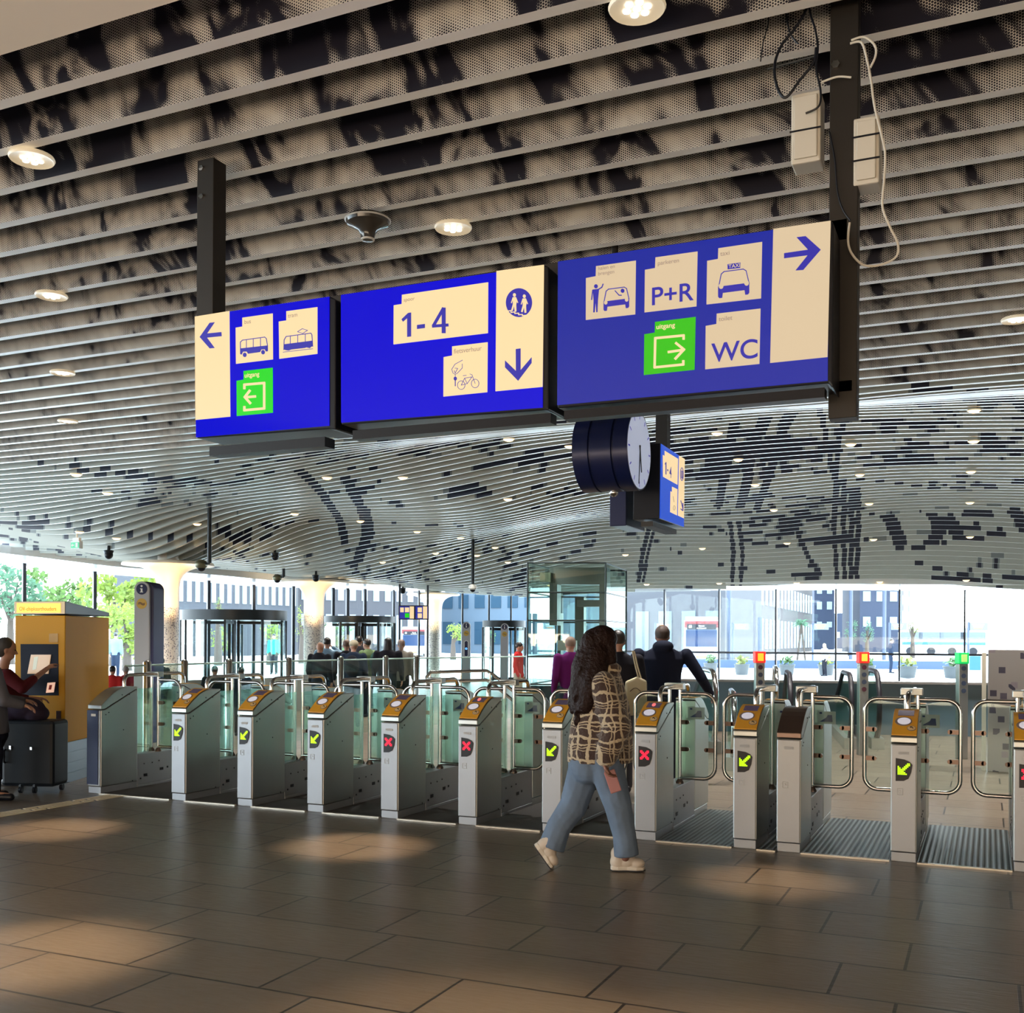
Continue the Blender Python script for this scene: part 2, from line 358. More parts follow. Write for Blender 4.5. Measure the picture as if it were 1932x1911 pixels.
# letters and canals of the map, given where they lie on the ceiling
LET = [UV(p) for p in [
    [(1656,974),(1682,969),(1714,1036),(1689,1041)], [(1731,967),(1755,968),(1775,978),(1786,995),(1784,1012),(1770,1028),(1748,1037),(1731,1037),(1750,1020),(1757,1003),(1755,988),(1747,976)],
    [(1770,975),(1798,973),(1819,1020),(1796,1024)], [(1806,968),(1868,962),(1878,984),(1858,976),(1812,975)], [(1812,1000),(1842,988),(1852,1004),(1816,1006)], [(1822,1018),(1870,1008),(1888,994),(1896,1014),(1826,1026)],
    [(1893,963),(1922,961),(1952,1006),(1924,1010)]]]
THIN = [UV(p) for p in [[(1640,974),(1660,966),(1735,966)],[(1690,1042),(1750,1036),(1800,1023),(1870,1012)],[(1700,1040),(1660,1046)]]]
LINES = [(UV(p), wd) for p, wd in [
    ([(1576,905),(1572,1000),(1578,1105)],0.072),([(1590,905),(1590,1000),(1592,1105)],0.072),([(1604,925),(1606,1000),(1603,1105)],0.072),([(1616,925),(1618,1000),(1614,1105)],0.072),
    ([(1230,985),(1212,1040),(1204,1100)],0.077),([(1240,985),(1222,1040),(1212,1100)],0.055),([(1382,800),(1366,900),(1352,960)],0.099),([(1440,790),(1412,880),(1395,960)],0.121),([(1490,780),(1455,880),(1425,965)],0.110),
    ([(1540,770),(1560,850),(1572,905)],0.055),([(1590,790),(1578,850),(1574,905)],0.055),([(1375,985),(1382,1040),(1380,1105)],0.066),([(1392,985),(1400,1050),(1396,1105)],0.066),
    ([(1600,905),(1780,925),(1932,912)],0.088),([(1730,950),(1760,915)],0.072),([(1500,1000),(1520,1050),(1545,1085)],0.077),
    ([(650,905),(680,960),(690,1010),(665,1075)],0.121),([(690,960),(700,1010),(680,1060)],0.077),([(560,890),(610,940),(640,985),(650,1030)],0.110)]]
def darkmask(u, v):
    d = np.zeros(len(u), int)
    a = vn(u*0.55+7, v*0.55+3)*0.40+vn(u*1.7+31, v*2.1+9)*0.3+vn(u*4.2, v*2.41+50)*0.30
    # built-up quarters of the map: denser over the crown of the vault
    dense = np.exp(-(((u+6.5)/3.2)**2+((v-21.5)/4.5)**2))*0.19+np.exp(-(((u-0.5)/3.6)**2+((v-21)/4.2)**2))*0.17+np.exp(-(((u+4.5)/2.0)**2+((v-33)/3)**2))*0.12
    far = np.where(v > 33, 0.02, 0)
    d[a+dense-far > 0.672] = 1
    d[(a+dense-far > 0.645) & (d == 0)] = 2
    # slanting field boundaries, dashes from slat to slat
    w_ = (v*1.0+u*0.33+vn(u*0.3, v*0.3)*1.2) % 2.3; d[(w_ < 0.24) & (u > -6) & (v > 27) & (vn(u*0.7+9, v*0.5) > 0.35)] = 1
    w2 = (v*0.55-u*0.5+vn(u*0.3+5, v*0.3)*2) % 2.7; d[(w2 < 0.16) & (vn(u*0.9+2, v*0.9) > 0.5)] = 1
    for P, wd in LINES:
        if (u.max() > min(p[0] for p in P)-1) and (v[0] > min(p[1] for p in P)-1) and (v[0] < max(p[1] for p in P)+1): d[seg(u, v, P, wd)] = 1
    clear = inpoly(u, v, CLEAR); d[clear] = 0
    w3 = (v*1.0+u*0.33) % 2.3; d[(w3 < 0.12) & clear] = 2
    for P in LET: d[inpoly(u, v, P)] = 1
    for P in THIN: d[seg(u, v, P, 0.05)] = 1
    return d
CLEAR = UV([(1630,930),(1945,925),(1945,1060),(1640,1060)])

slats = MB(); W_ = 0.075; DEP = 0.42
# flat part
v = 3.95; k = 0
PITCH = 0.415
vk = 4.256-0.075
while vk < 13.3:
    u0, u1 = min(u_at(-260, vk), -9.5), max(u_at(2250, vk), 3.0)
    for a, b_, mi in ((0, 0, 0),):
        y0, y1 = vk, vk+W_
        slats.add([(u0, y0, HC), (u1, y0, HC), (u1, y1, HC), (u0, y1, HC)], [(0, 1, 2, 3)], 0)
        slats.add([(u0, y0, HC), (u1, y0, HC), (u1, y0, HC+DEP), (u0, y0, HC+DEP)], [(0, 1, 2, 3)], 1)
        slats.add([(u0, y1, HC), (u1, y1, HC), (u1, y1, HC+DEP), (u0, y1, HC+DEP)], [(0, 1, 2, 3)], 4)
    vk += PITCH
# vault
W2 = 0.07
while vk < 41:
    ua, ub = u_at(-260, vk), u_at(2150, vk)
    us = np.arange(ua, ub, 0.05); h = Hs(us, np.full(len(us), vk)); dk = darkmask(us, np.full(len(us), vk))
    ok = np.array([vk < fac_v(x)-0.9 for x in us])
    base = len(slats.v)
    for i, x in enumerate(us):
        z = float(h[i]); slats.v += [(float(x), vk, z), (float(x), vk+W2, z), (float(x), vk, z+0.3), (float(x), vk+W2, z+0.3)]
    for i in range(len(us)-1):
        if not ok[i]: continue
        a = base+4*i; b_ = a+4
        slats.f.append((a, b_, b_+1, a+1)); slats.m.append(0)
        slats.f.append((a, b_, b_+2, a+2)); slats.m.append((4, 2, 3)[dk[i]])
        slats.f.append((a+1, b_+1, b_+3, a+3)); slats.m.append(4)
    vk += PITCH
slats.build('ceiling', [SWHITE, SPRINT, SDARK, SMID, SGREY], normals=False)['kind'] = 'structure'
# backing above the slats, the roof
back = MB(); us = np.linspace(-26, 16, 60); vs_ = np.concatenate([[-14, 3.8, 8, 13.2], np.linspace(14, 44, 46)])
idx = {}
for j, b_ in enumerate(vs_):
    hh = Hs(us, np.full(len(us), b_))+np.where(b_ <= 13.2, DEP, 0.3)
    for i, a in enumerate(us): idx[i, j] = len(back.v); back.v.append((float(a), float(b_), float(hh[i]) if b_ < 43 else 3.6))
for j in range(len(vs_)-1):
    for i in range(len(us)-1):
        if vs_[j+1] > fac_v(us[i])+1.6: continue
        back.f.append((idx[i, j], idx[i+1, j], idx[i+1, j+1], idx[i, j+1])); back.m.append(0)
RDARK = mat('roof_underside', (0.10, 0.10, 0.10), 0.8)
o = back.build('roof', RDARK, normals=False); o['kind'] = 'structure'
md = o.modifiers.new('thick', 'SOLIDIFY'); md.thickness = 0.3; md.offset = 1
# plain soffit nearest the camera
mb = MB()
mb.b2((-9, -6, HC-0.02), (3.2, 3.83, HC+0.3)); mb.build('ceiling_plain', mat('plaster', (0.90, 0.82, 0.70), 0.7))['kind'] = 'structure'
# far soffit ring between the slats and the glass
mb = MB(); N = len(FP)
inn = []; outr = []
for i in range(N):
    p = FP[i]; q = FP[min(i+1, N-1)]-FP[max(i-1, 0)]; nrm = V((-q.y, q.x, 0)).normalized()
    if nrm.y < 0: nrm = -nrm
    inn.append(V((p.x, p.y, FH[i]+0.05))-nrm*1.3+V((0, 0, 0.06))); outr.append(V((p.x, p.y, FH[i]))+nrm*0.9)
for i in range(N-1):
    mb.prism([inn[i], inn[i+1], outr[i+1], outr[i]], [x+V((0, 0, 0.25)) for x in (inn[i], inn[i+1], outr[i+1], outr[i])])
mb.build('trim_1', mat('soffit_white', (0.82, 0.83, 0.82), 0.25, coat=0.3))['kind'] = 'structure'

# ---- glass facade: one window per bay
FR = mat('facade_frame', (0.06, 0.065, 0.08), 0.4, 0.5)
doorbays = {7, 8, 10, 11, 15}
for i in range(N-1):
    a, b_ = FP[i], FP[i+1]; ha, hb = FH[i], FH[i+1]
    d = (b_-a).normalized(); fr = MB(); nn = V((-d.y, d.x, 0))
    wd = 0.10 if FAC[i][0] < 700 else 0.06
    if FAC[i][0] > 1100: wd = 0.055
    rot = Matrix.Rotation(math.atan2(d.y, d.x), 3, 'Z')
    fr.box(a+V((0, 0, ha/2)), (wd, 0.12, ha), rot=rot)
    if FAC[i][0] > 1100:
        m_ = (a+b_)/2; fr.box(V((m_.x, m_.y, 1.13)), ((b_-a).length, 0.06, 0.07), rot=rot)
    o = fr.build('window_%d' % (i+1), FR); o['kind'] = 'structure'
    pm = MB(); pm.quad([a, b_, b_+V((0, 0, hb)), a+V((0, 0, ha))]); pm.build('pane', GLASSP, o, normals=False)

# ---- glass wall on the left of the concourse
WL = [V((FP[0].x, FP[0].y, 0)).lerp(V((-16, -14, 0)), k/14) for k in range(15)]
for k in range(14):
    a, b_ = WL[k], WL[k+1]; d = (b_-a).normalized(); fr = MB(); fr.box(a+V((0, 0, 2.4)), (.1, .12, 4.8), rot=Matrix.Rotation(math.atan2(d.y, d.x), 3, 'Z')); o = fr.build('window_%d' % (50+k), FR); o['kind'] = 'structure'
    pm = MB(); pm.quad([a, b_, b_+V((0, 0, 4.8)), a+V((0, 0, 4.8))]); pm.build('pane', GLASSP, o, normals=False)
# ---- walls of the concourse behind the photographer
WM = mat('plaster_warm', (0.45, 0.40, 0.34), 0.8)
for nm, a, b_ in (('wall_back', V((-16, -14, 0)), V((FP[-1].x, -14, 0))), ('wall_right', V((FP[-1].x+.1, -14, 0)), V((FP[-1].x+.1, FP[-1].y, 0)))):
    mb = MB(); d = (b_-a).normalized(); mb.box((a+b_)/2+V((0, 0, 2.5)), ((b_-a).length, .2, 5.2), rot=Matrix.Rotation(math.atan2(d.y, d.x), 3, 'Z')); mb.build(nm, WM)['kind'] = 'structure'

# ---- parapet round the stair well, with a coping
mb = MB(); a = onfloor(1168, 18.6); b_ = onfloor(1868, 17.4); d = (b_-a).normalized(); rot = Matrix.Rotation(math.atan2(d.y, d.x), 3, 'Z'); m_ = (a+b_)/2; Lw = (b_-a).length
mb.box(m_+V((0, 0.15, 0.43)), (Lw, 0.18, 0.86), rot=rot); o = mb.build('wall_stairwell', mat('blue_grey_parapet', (0.16, 0.24, 0.31), 0.45)); o['kind'] = 'structure'
mb = MB(); mb.box(m_+V((0, 0.12, 0.875)), (Lw+0.1, 0.30, 0.035), rot=rot); mb.build('trim_2', mat('coping', (0.35, 0.34, 0.33), 0.4))['kind'] = 'structure'
# ---- pavement outdoors
mb = MB(); ring = [V((p.x, p.y+0.02, -0.02)) for p in FP]+[V((160, 60, -0.02)), V((200, 420, -0.02)), V((-320, 420, -0.02)), V((-200, -40, -0.02)), V((-16.2, -14.2, -0.02))]
mb.quad(ring); o = mb.build('ground', mat('pale_paving', (0.62, 0.60, 0.56), 0.8, noise=0.05), normals=False); o['kind'] = 'structure'
# ================================================================ TICKET GATES
v0s = []
GX = [165, 323, 447, 579, 718, 864, 1022, 1197, 1383, 1465, 1680, 1912]
VG = 8.02
GW = 0.178
gate_u = [PV(x, 1500, VG).x+GW/2 for x in GX]

def gate_proto():
    r = thing('ticket_gate', 'x', 'ticket gate')
    h = GW/2
    mb = MB(); prof = [(0.004, .07), (0.004, .838), (.045, .838), (.5, 1.035), (.5, .07)]
    mb.prism([V((-h, t, z)) for t, z in prof], [V((h, t, z)) for t, z in prof]); mb.build('cabinet_body', STEEL, r, bevel=.006)
    mb = MB(); mb.b2((-h+.006, .006, 0), (h-.006, .5, .066)); mb.build('plinth', SILVER, r, bevel=.003)
    mb = MB(); mb.b2((-h+.008, -.006, .074), (h-.008, .004, .832)); mb.build('front_panel', SILVER, r, bevel=.003)
    # rounded lid
    lid = [(0, .848), (0, .885), (.05, .925), (.1, .962), (.16, 1.0), (.22, 1.03), (.28, 1.05), (.34, 1.058), (.5, 1.058), (.5, 1.043), (.047, .848)]
    mb = MB(); mb.prism([V((-h, t, z)) for t, z in lid], [V((h, t, z)) for t, z in lid]); mb.build('lid', STEEL, r, bevel=.004)
    # screws on both sides
    mb = MB()
    for t, z in ((.06, .79), (.10, .81), (.28, .98), (.38, .98), (.30, .62), (.43, .08)):
        for s_ in (-1, 1): mb.lathe([(.006, 0), (.006, .003)], (s_*(h+.001)-(0.0015 if s_ < 0 else 0), t, z), 10, axis=(1, 0, 0))
    mb.build('side_screws', BLACK, r)
    # label and engraved mark
    mb = MB(); mb.b2((-.035, -.009, .765), (.035, -.006, .785)); mb.build('label_plate', mat('label_grey', (.42, .43, .44), .5), r)
    mb = MB()
    for a, b_ in (((-.045, .475), (-.005, .478)), ((-.045, .52), (-.005, .523)), ((-.045, .475), (-.042, .523)), ((-.008, .475), (-.005, .523)), ((-.03, .497), (-.02, .507))):
        mb.b2((a[0], -.0085, a[1]), (b_[0], -.006, b_[1]))
    mb.build('engraved_mark', mat('label_grey', (.4, .4, .4), .5), r)
    # low base between the cabinets
    mb = MB(); mb.b2((-h+.004, .505, .03), (h-.004, 1.2, .345)); mb.b2((-h, .505, 0), (h, 1.2, .03)); lb = mb.build('low_base', SILVER, r, bevel=.005)
    mb = MB()
    for t, z, a, b_ in ((.62, .12, .05, .028), (.86, .16, .05, .028), (.55, .09, .016, .016), (.72, .24, .012, .012), (.82, .25, .012, .012), (.60, .24, .012, .012), (.95, .17, .02, .02)):
        for s_ in (-1, 1): mb.box((s_*(h-.003), t, z), (.006, a, b_))
    mb.build('sensor_holes', BLACK, lb)
    mb = MB(); mb.b2((-.006, .52, .35), (.006, .80, 1.03)); mb.build('side_glass', GLASSG, r)
    mb = MB(); mb.b2((-.006, .90, .35), (.006, 1.19, 1.03)); mb.build('side_glass', GLASSG, r)
    for s_ in (-1, 1):
        mb = MB(); mb.tube([(s_*.047, .85, .36), (s_*.047, .85, 1.17)], .0165, 12); p_ = mb.build('post', STEELP, r, smooth=True)
        mb = MB(); mb.lathe([(.034, 0), (.034, .012), (.024, .03), (.018, .04)], (s_*.047, .85, .345), 16); mb.build('foot_collar', BRONZE, p_, smooth=True)
    mb = MB(); mb.box((0, .85, 1.175), (.165, .085, .055)); mb.build('joint_block', STEEL, r, bevel=.006)
    pts = [(0, .40, 1.05), (0, .40, 1.10), (0, .405, 1.13), (0, .42, 1.155), (0, .445, 1.17), (0, .48, 1.178), (0, .82, 1.178)]
    mb = MB(); mb.tube(pts, .0185, 14); mb.build('handrail', STEELP, r, smooth=True)
    pts = [(0, 1.70-p[1], p[2]) for p in pts]
    mb = MB(); mb.tube(pts, .0185, 14); mb.build('handrail', STEELP, r, smooth=True)
    # rear cabinet, mirrored
    prof2 = [(1.204, .07), (1.204, 1.035), (1.655, .838), (1.70, .838), (1.70, .07)]
    mb = MB(); mb.prism([V((-h, t, z)) for t, z in prof2], [V((h, t, z)) for t, z in prof2]); mb.b2((-h+.006, 1.204, 0), (h-.006, 1.69, .066)); mb.build('rear_cabinet', STEEL, r, bevel=.006)
    lid2 = [(1.70-t, z) for t, z in lid]
    mb = MB(); mb.prism([V((-h, t, z)) for t, z in lid2], [V((h, t, z)) for t, z in lid2]); rl = mb.build('rear_lid', STEEL, r, bevel=.004)
    def arc(z): return z
    crv = [(1.70-t, z+.004) for t, z in lid[1:9]]
    mb = MB(); mb.prism([V((-h+.006, t, z)) for t, z in crv], [V((h-.006, t, z)) for t, z in crv]); mb.build('rear_reader', YELLOW, rl)
    mb = MB(); mb.box((h+.03, 1.12, .93), (.15, .004, .105)); pg = mb.build('pictogram_plate', mat('plate_grey', (.45, .5, .5), .4), r)
    mb = MB(); q = lambda pts_: mb.prism([V((h+.03+x, 1.117, .93+z)) for x, z in pts_], [V((h+.03+x, 1.115, .93+z)) for x, z in pts_])
    q([(-.055, -.035), (.0, .0), (.012, .022), (.045, .022), (.05, -.035)]); q([(-.055, .03), (-.035, .03), (-.035, .045), (-.055, .045)])
    mb.build('hand_symbol', mat('symbol_blue', (.01, .03, .15), .5), pg)
    return r
def door_leaf(side, r):
    s_ = side; y = .85; x0, x1 = .047, .352; zt, zb, rad = 1.115, .395, .10
    pts = [(s_*x0, y, zt)]
    for k in range(7): a = math.pi/2*k/6; pts.append((s_*(x1-rad+rad*math.sin(a)), y, zt-rad+rad*math.cos(a)))
    for k in range(7): a = math.pi/2*k/6; pts.append((s_*(x1-rad+rad*math.cos(a)), y, zb+rad-rad*math.sin(a)))
    pts.append((s_*x0, y, zb))
    mb = MB(); mb.tube(pts, .0165, 12); lf = mb.build('door_leaf', STEELP, r, smooth=True)
    mb = MB(); gl = [(s_*(x0+.02), zt-.04)]+[(p[0]*0.93, p[2]*0.97+.02) for p in pts[1:-1]]+[(s_*(x0+.02), zb+.04)]
    mb.prism([V((a, y-.004, b_)) for a, b_ in gl], [V((a, y+.004, b_)) for a, b_ in gl]); mb.build('leaf_glass', GLASSP, lf)
    for z in (.87, .64):
        for xa, xb in ((x1-.012, x1-.075), (x0+.01, x0+.065)):
            mb = MB(); mb.box((s_*(xa+xb)/2, y-.003, z), (abs(xb-xa), .022, .036)); mb.lathe([(.018, 0), (.018, .022)], (s_*xb, y-.014, z), 14, axis=(0, 1, 0)); mb.build('glass_clamp', BRONZE, lf)
def reader(r):
    h = GW/2; crv = [(.008, .897), (.05, .930), (.1, .967), (.16, 1.005), (.22, 1.035), (.28, 1.055), (.33, 1.063)]
    top = [(t, z+.008) for t, z in crv]
    mb = MB(); pr = crv+top[::-1]; mb.prism([V((-h+.004, t, z)) for t, z in pr], [V((h-.004, t, z)) for t, z in pr]); rd = mb.build('reader', YELLOW, r, bevel=.003)
    def on(t):  # height and slope along the curve
        ts = [c[0] for c in top]; zs = [c[1] for c in top]; z = float(np.interp(t, ts, zs)); z2 = float(np.interp(t+.01, ts, zs)); return z, V((0, .01, z2-z)).normalized()
    def disc(x, t, rx, ry, up, name, m, hole=None):
        z, d = on(t); n_ = V((0, -d.z, d.y)); c = V((x, t, z))+n_*up; mb = MB()
        mb.prism([c+V((rx*math.cos(a), 0, 0))+d*ry*math.sin(a)-n_*.004 for a in np.linspace(0, 2*math.pi, 25)[:-1]], [c+V((rx*math.cos(a), 0, 0))+d*ry*math.sin(a)+n_*.002 for a in np.linspace(0, 2*math.pi, 25)[:-1]])
        return mb.build(name, m, rd)
    disc(-.012, .125, .058, .052, .001, 'pad_ring', mat('grey_ring', (.22, .17, .15), .5))
    disc(-.008, .125, .045, .040, .004, 'card_pad', PAD)
    disc(.046, .062, .031, .026, .002, 'symbol_ring', mat('grey_ring', (.1, .1, .1), .5)); disc(.046, .062, .027, .022, .0035, 'symbol_disc', mat('tan_disc', (.72, .5, .25), .5))
    z, d = on(.066); n_ = V((0, -d.z, d.y)); c = V((.048, .064, on(.064)[0]))+n_*.006; mb = MB()
    for pl in ([(-.012, .012), (.004, .012), (-.012, -.004)], [(-.006, .008), (-.002, .012), (.012, -.006), (.008, -.010)]):
        mb.prism([c+V((x, 0, 0))+d*y for x, y in pl], [c+V((x, 0, 0))+d*y+n_*.001 for x, y in pl])
    mb.build('small_arrow', BLACK, rd)
    z0, d0 = on(.2); n0 = V((0, -d0.z, d0.y)); mb = MB(); cc = [(-.055, .19), (.055, .19), (.055, .27), (-.055, .27)]
    mb.prism([V((x, t, on(t)[0]))+n0*-.002 for x, t in cc], [V((x, t, on(t)[0]))+n0*.004 for x, t in cc]); return rd, on, n0, mb.build('screen', SCREEN, rd)
def display(r, kind):
    mb = MB(); P = [(-.054, .575), (-.054, .738), (.005, .730), (.040, .715), (.058, .695), (.05, .64), (.032, .595), (.0, .578)]
    mb.prism([V((x, -.007, z)) for x, z in P], [V((x, -.013, z)) for x, z in P]); d = mb.build('display_window', BLACK, r)
    A = ['......##', '.....###', '#...###.', '##.###..', '#####...', '####....', '#####...', '######..'] if kind == 'arrow' else ['##...##.', '###.###.', '.#####..', '..###...', '.#####..', '###.###.', '##...##.', '........']
    mb = MB(); s_ = .0105
    for j, row in enumerate(A):
        for i, ch in enumerate(row):
            if ch == '#': x = -.040+i*s_; z = .700-j*s_; mb.box((x+.004, -.014, z), (.0085, .002, .0085))
    m = mat('led_green', (.2, .6, .0), .5, emit=(.50, 1.0, .0), es=1.6) if kind == 'arrow' else mat('led_red', (.6, 0, .02), .5, emit=(1.0, .01, .05), es=1.5)
    mb.build('led_arrow' if kind == 'arrow' else 'led_cross', m, d)
kinds = ['cap', 'arrow', 'arrow', 'arrow', 'cross', 'cross', 'arrow', 'cross', 'arrow', 'cap', 'arrow', 'cross']
names = ['steel gate with navy front beside the yellow card kiosk, without a card reader', 'gate with lit green arrow, leftmost of those with a yellow reader', 'gate with lit green arrow, second from left of the yellow-topped row',
         'gate with lit green arrow directly left of the leftmost red cross gate', 'gate with lit red cross, leftmost of the red cross gates', 'gate with lit red cross just left of the green arrow gate the plaid jacket hides',
         'gate with lit green arrow partly hidden behind the woman in plaid jacket', 'gate with lit red cross right of the woman in plaid jacket', 'gate with lit green arrow standing beside the gate with a bare steel top',
         'gate with bare brown steel top and no display, right of a green arrow gate', 'gate with lit green arrow, rightmost one seen whole, facing the camera', 'gate with red cross cut off by the right edge of the photo']
leaves = [(1,), (-1, 1), (-1, 1), (-1, 1), (-1, 1), (-1, 1), (-1, 1), (-1, 1), (-1,), (1,), (-1, 1), (-1, 1)]
proto = gate_proto(); gates = []
for i in range(12):
    g = proto if i == 0 else copy_tree(proto)
    gates.append(g)
for i, g in enumerate(gates):
    for s_ in leaves[i]: door_leaf(s_, g)
    if kinds[i] != 'cap':
        rd, on, n0, sc = reader(g); display(g, kinds[i])
        if kinds[i] == 'cross' and i > 4:
            z = on(.225)[0]; mb = MB(); c = V((0, .225, z))+n0*.005; mb.prism([c+V((.016*math.cos(a), .02*math.sin(a), .012*math.sin(a))) for a in np.linspace(0, 6.283, 17)[:-1]], [c+n0*.002+V((.016*math.cos(a), .02*math.sin(a), .012*math.sin(a))) for a in np.linspace(0, 6.283, 17)[:-1]])
            mb.build('red_symbol', mat('screen_red', (.5, .1, .1), .5, emit=(.9, .2, .2), es=.8), sc)
    elif i == 0:
        mb = MB(); mb.b2((-GW/2+.002, -.012, .09), (GW/2-.03, .004, .835)); mb.build('dark_front', NAVY, g)
        mb = MB(); mb.b2((-.03, -.015, .775), (.03, -.012, .80)); mb.build('label_plate', WHITE, g)
    g.location = (gate_u[i], VG, 0); g['label'] = names[i]; g['group'] = 'ticket gates across the hall'
# the bare caps are brown steel
for i in (9,):
    for c in gates[i].children:
        if c.name.startswith('lid'): c.data = c.data.copy(); c.data.materials[0] = BRONZE

# ribbed mats and edge strips of the lanes
def rib_mat():
    m = bpy.data.materials.new('ribbed_metal'); m.use_nodes = True; n = m.node_tree.nodes; L = m.node_tree.links; b = n['Principled BSDF']
    t = n.new('ShaderNodeTexCoord'); wv = n.new('ShaderNodeTexWave'); wv.inputs['Scale'].default_value = 8.0; wv.bands_direction = 'X'; L.new(t.outputs['Object'], wv.inputs[0])
    r = n.new('ShaderNodeValToRGB'); r.color_ramp.elements[0].position = .25; r.color_ramp.elements[0].color = (.03, .035, .035, 1); r.color_ramp.elements[1].position = .7; r.color_ramp.elements[1].color = (.19, .22, .22, 1)
    L.new(wv.outputs[0], r.inputs[0]); L.new(r.outputs[0], b.inputs['Base Color']); b.inputs['Metallic'].default_value = .5; b.inputs['Roughness'].default_value = .36
    bp = n.new('ShaderNodeBump'); bp.inputs['Strength'].default_value = .6; bp.inputs['Distance'].default_value = .01; L.new(wv.outputs[0], bp.inputs['Height']); L.new(bp.outputs[0], b.inputs['Normal'])
    return m
RIB = rib_mat(); CARP = mat('dark_lane_mat', (.035, .03, .028), .75, noise=.1)
for i in range(11):
    a = gate_u[i]+GW/2+.004; b_ = gate_u[i+1]-GW/2-.004
    mb = MB(); mb.b2((a, VG+.005, 0), (b_, VG+1.7, .006)); mb.build('trim_%d' % (10+2*i), RIB if i >= 7 else CARP)['kind'] = 'structure'
    mb = MB(); mb.b2((a, VG-.03, 0), (b_, VG+.003, .009)); mb.build('trim_%d' % (11+2*i), mat('edge_strip', (.75, .68, .58), .25, .6))['kind'] = 'structure'
# ================================================================ HANGING SIGNS
VS = 5.0
def qf(x0, y0, k): return lambda x, y: (x0+x/k, y0+y/k)
def sp_(px, py, d=0.0, v=VS): p = PV(px, py, v); p.y -= d; return p
def flat(mb, poly, d0, d1, v=VS, mi=0): mb.prism([sp_(x, y, d0, v) for x, y in poly], [sp_(x, y, d1, v) for x, y in poly], mi)
def stroke(mb, pts, wpx, d0, d1, closed=False, v=VS):
    P = [V((x, y)) for x, y in pts]
    if closed: P.append(P[0])
    for a, b_ in zip(P[:-1], P[1:]):
        d = (b_-a)
        if d.length < 1e-6: continue
        d.normalize(); n_ = V((-d.y, d.x))*wpx/2; e = d*wpx*0.35
        flat(mb, [tuple(x) for x in (a-e+n_, b_+e+n_, b_+e-n_, a-e-n_)], d0, d1, v)
def circ(cx, cy, rx, ry, n=24): return [(cx+rx*math.cos(2*math.pi*i/n), cy+ry*math.sin(2*math.pi*i/n)) for i in range(n)]
def Q(f, L_): return [f(x, y) for x, y in L_]
def stext(parent, name, s, px, py, hpx, m, d=.0155, bold=0.0, squeeze=1.0, v=VS):
    p = sp_(px, py, d, v); q = sp_(px, py-hpx, d, v); h = (q-p).length; mb = MB()
    addtext(mb, s, p, (1, 0, 0), (0, 0, 1), h, bold=bold, squeeze=squeeze); return mb.build(name, m, parent, normals=False)
def sign_box(name_label, loc_px, face, outer, strip, bl, cr_, depth=.24):
    c = sp_(*loc_px); r = thing('direction_sign', name_label, 'sign', (c.x, c.y, c.z), group='lit wayfinding signs hanging over the gates')
    mb = MB(); mb.prism([sp_(x, y, .004) for x, y in outer], [sp_(x, y, -depth) for x, y in outer]); mb.build('housing', BLACK, r, bevel=.008)
    mb = MB(); flat(mb, face, .003, .010); mb.build('blue_panel', bl, r)
    mb = MB(); flat(mb, strip, .009, .013); st = mb.build('arrow_panel', cr_, r)
    return r, st
def tile(r, poly, m, name='pictogram_tile'):
    mb = MB(); flat(mb, poly, .009, .013); return mb.build(name, m, r)
# ---- left sign
A = qf(340, 480, 4.7775)
r, st = sign_box('smallest lit blue sign with left arrow, bus and tram tiles', (500, 700), Q(A, [(144,565),(1350,385),(1350,1545),(152,1650)]), Q(A, [(142,560),(1352,380),(1405,405),(1405,1580),(1352,1572),(150,1658)]), Q(A, [(144,565),(455,515),(463,1465),(150,1495)]), BLUE, CREAM)
mb = MB(); flat(mb, Q(A, [(190,750),(280,622),(325,617),(256,718),(385,705),(388,742),(256,755),(325,848),(280,852)]), .012, .015); mb.build('arrow', INK, st)
t1 = tile(r, Q(A, [(512,665),(572,655),(572,575),(845,537),(847,950),(515,990)]), CREAM); t2 = tile(r, Q(A, [(900,610),(968,600),(968,517),(1247,480),(1247,900),(905,945)]), CREAM); t3 = tile(r, Q(A, [(520,1143),(583,1133),(583,1055),(845,1025),(847,1430),(522,1460)]), GREENL)
mb = MB(); W = 1.4
stroke(mb, Q(A, [(557,900),(556,795),(575,778),(775,750),(790,765),(800,830),(800,875)]), W, .012, .014)
for x, a, b_ in ((610,775,855),(672,768,848),(737,758,840)): stroke(mb, Q(A, [(x,a),(x,b_)]), W*.8, .012, .014)
flat(mb, Q(A, [(557,852),(800,825),(800,878),(785,880),(775,860),(745,862),(733,885),(625,900),(612,880),(580,882),(567,908),(557,905)]), .012, .014)
flat(mb, Q(A, circ(595,910,17,20)), .012, .014); flat(mb, Q(A, circ(760,886,17,20)), .012, .014); mb.build('bus_symbol', INK, t1)
stext(t1, 'lettering', 'bus', *A(592,634), 8, GREYINK)
mb = MB()
stroke(mb, Q(A, [(947,865),(950,775),(968,745),(1190,715),(1200,730),(1207,835)]), W, .012, .014)
for x, a, b_ in ((1005,742,812),(1072,733,803),(1140,725,795)): stroke(mb, Q(A, [(x,a),(x,b_)]), W*.8, .012, .014)
flat(mb, Q(A, [(947,815),(1205,782),(1205,830),(1180,850),(1150,843),(1138,848),(1015,862),(990,872),(962,868),(947,860)]), .012, .014)
stroke(mb, Q(A, [(940,886),(1207,855)]), W*.7, .012, .014); stroke(mb, Q(A, [(1070,702),(1113,675),(1160,690),(1117,718)]), W*.7, .012, .014, True); mb.build('tram_symbol', INK, t2)
stext(t2, 'lettering', 'tram', *A(985,578), 8, GREYINK); stext(t3, 'lettering', 'uitgang', *A(594,1116), 8.5, CREAM, bold=.015)
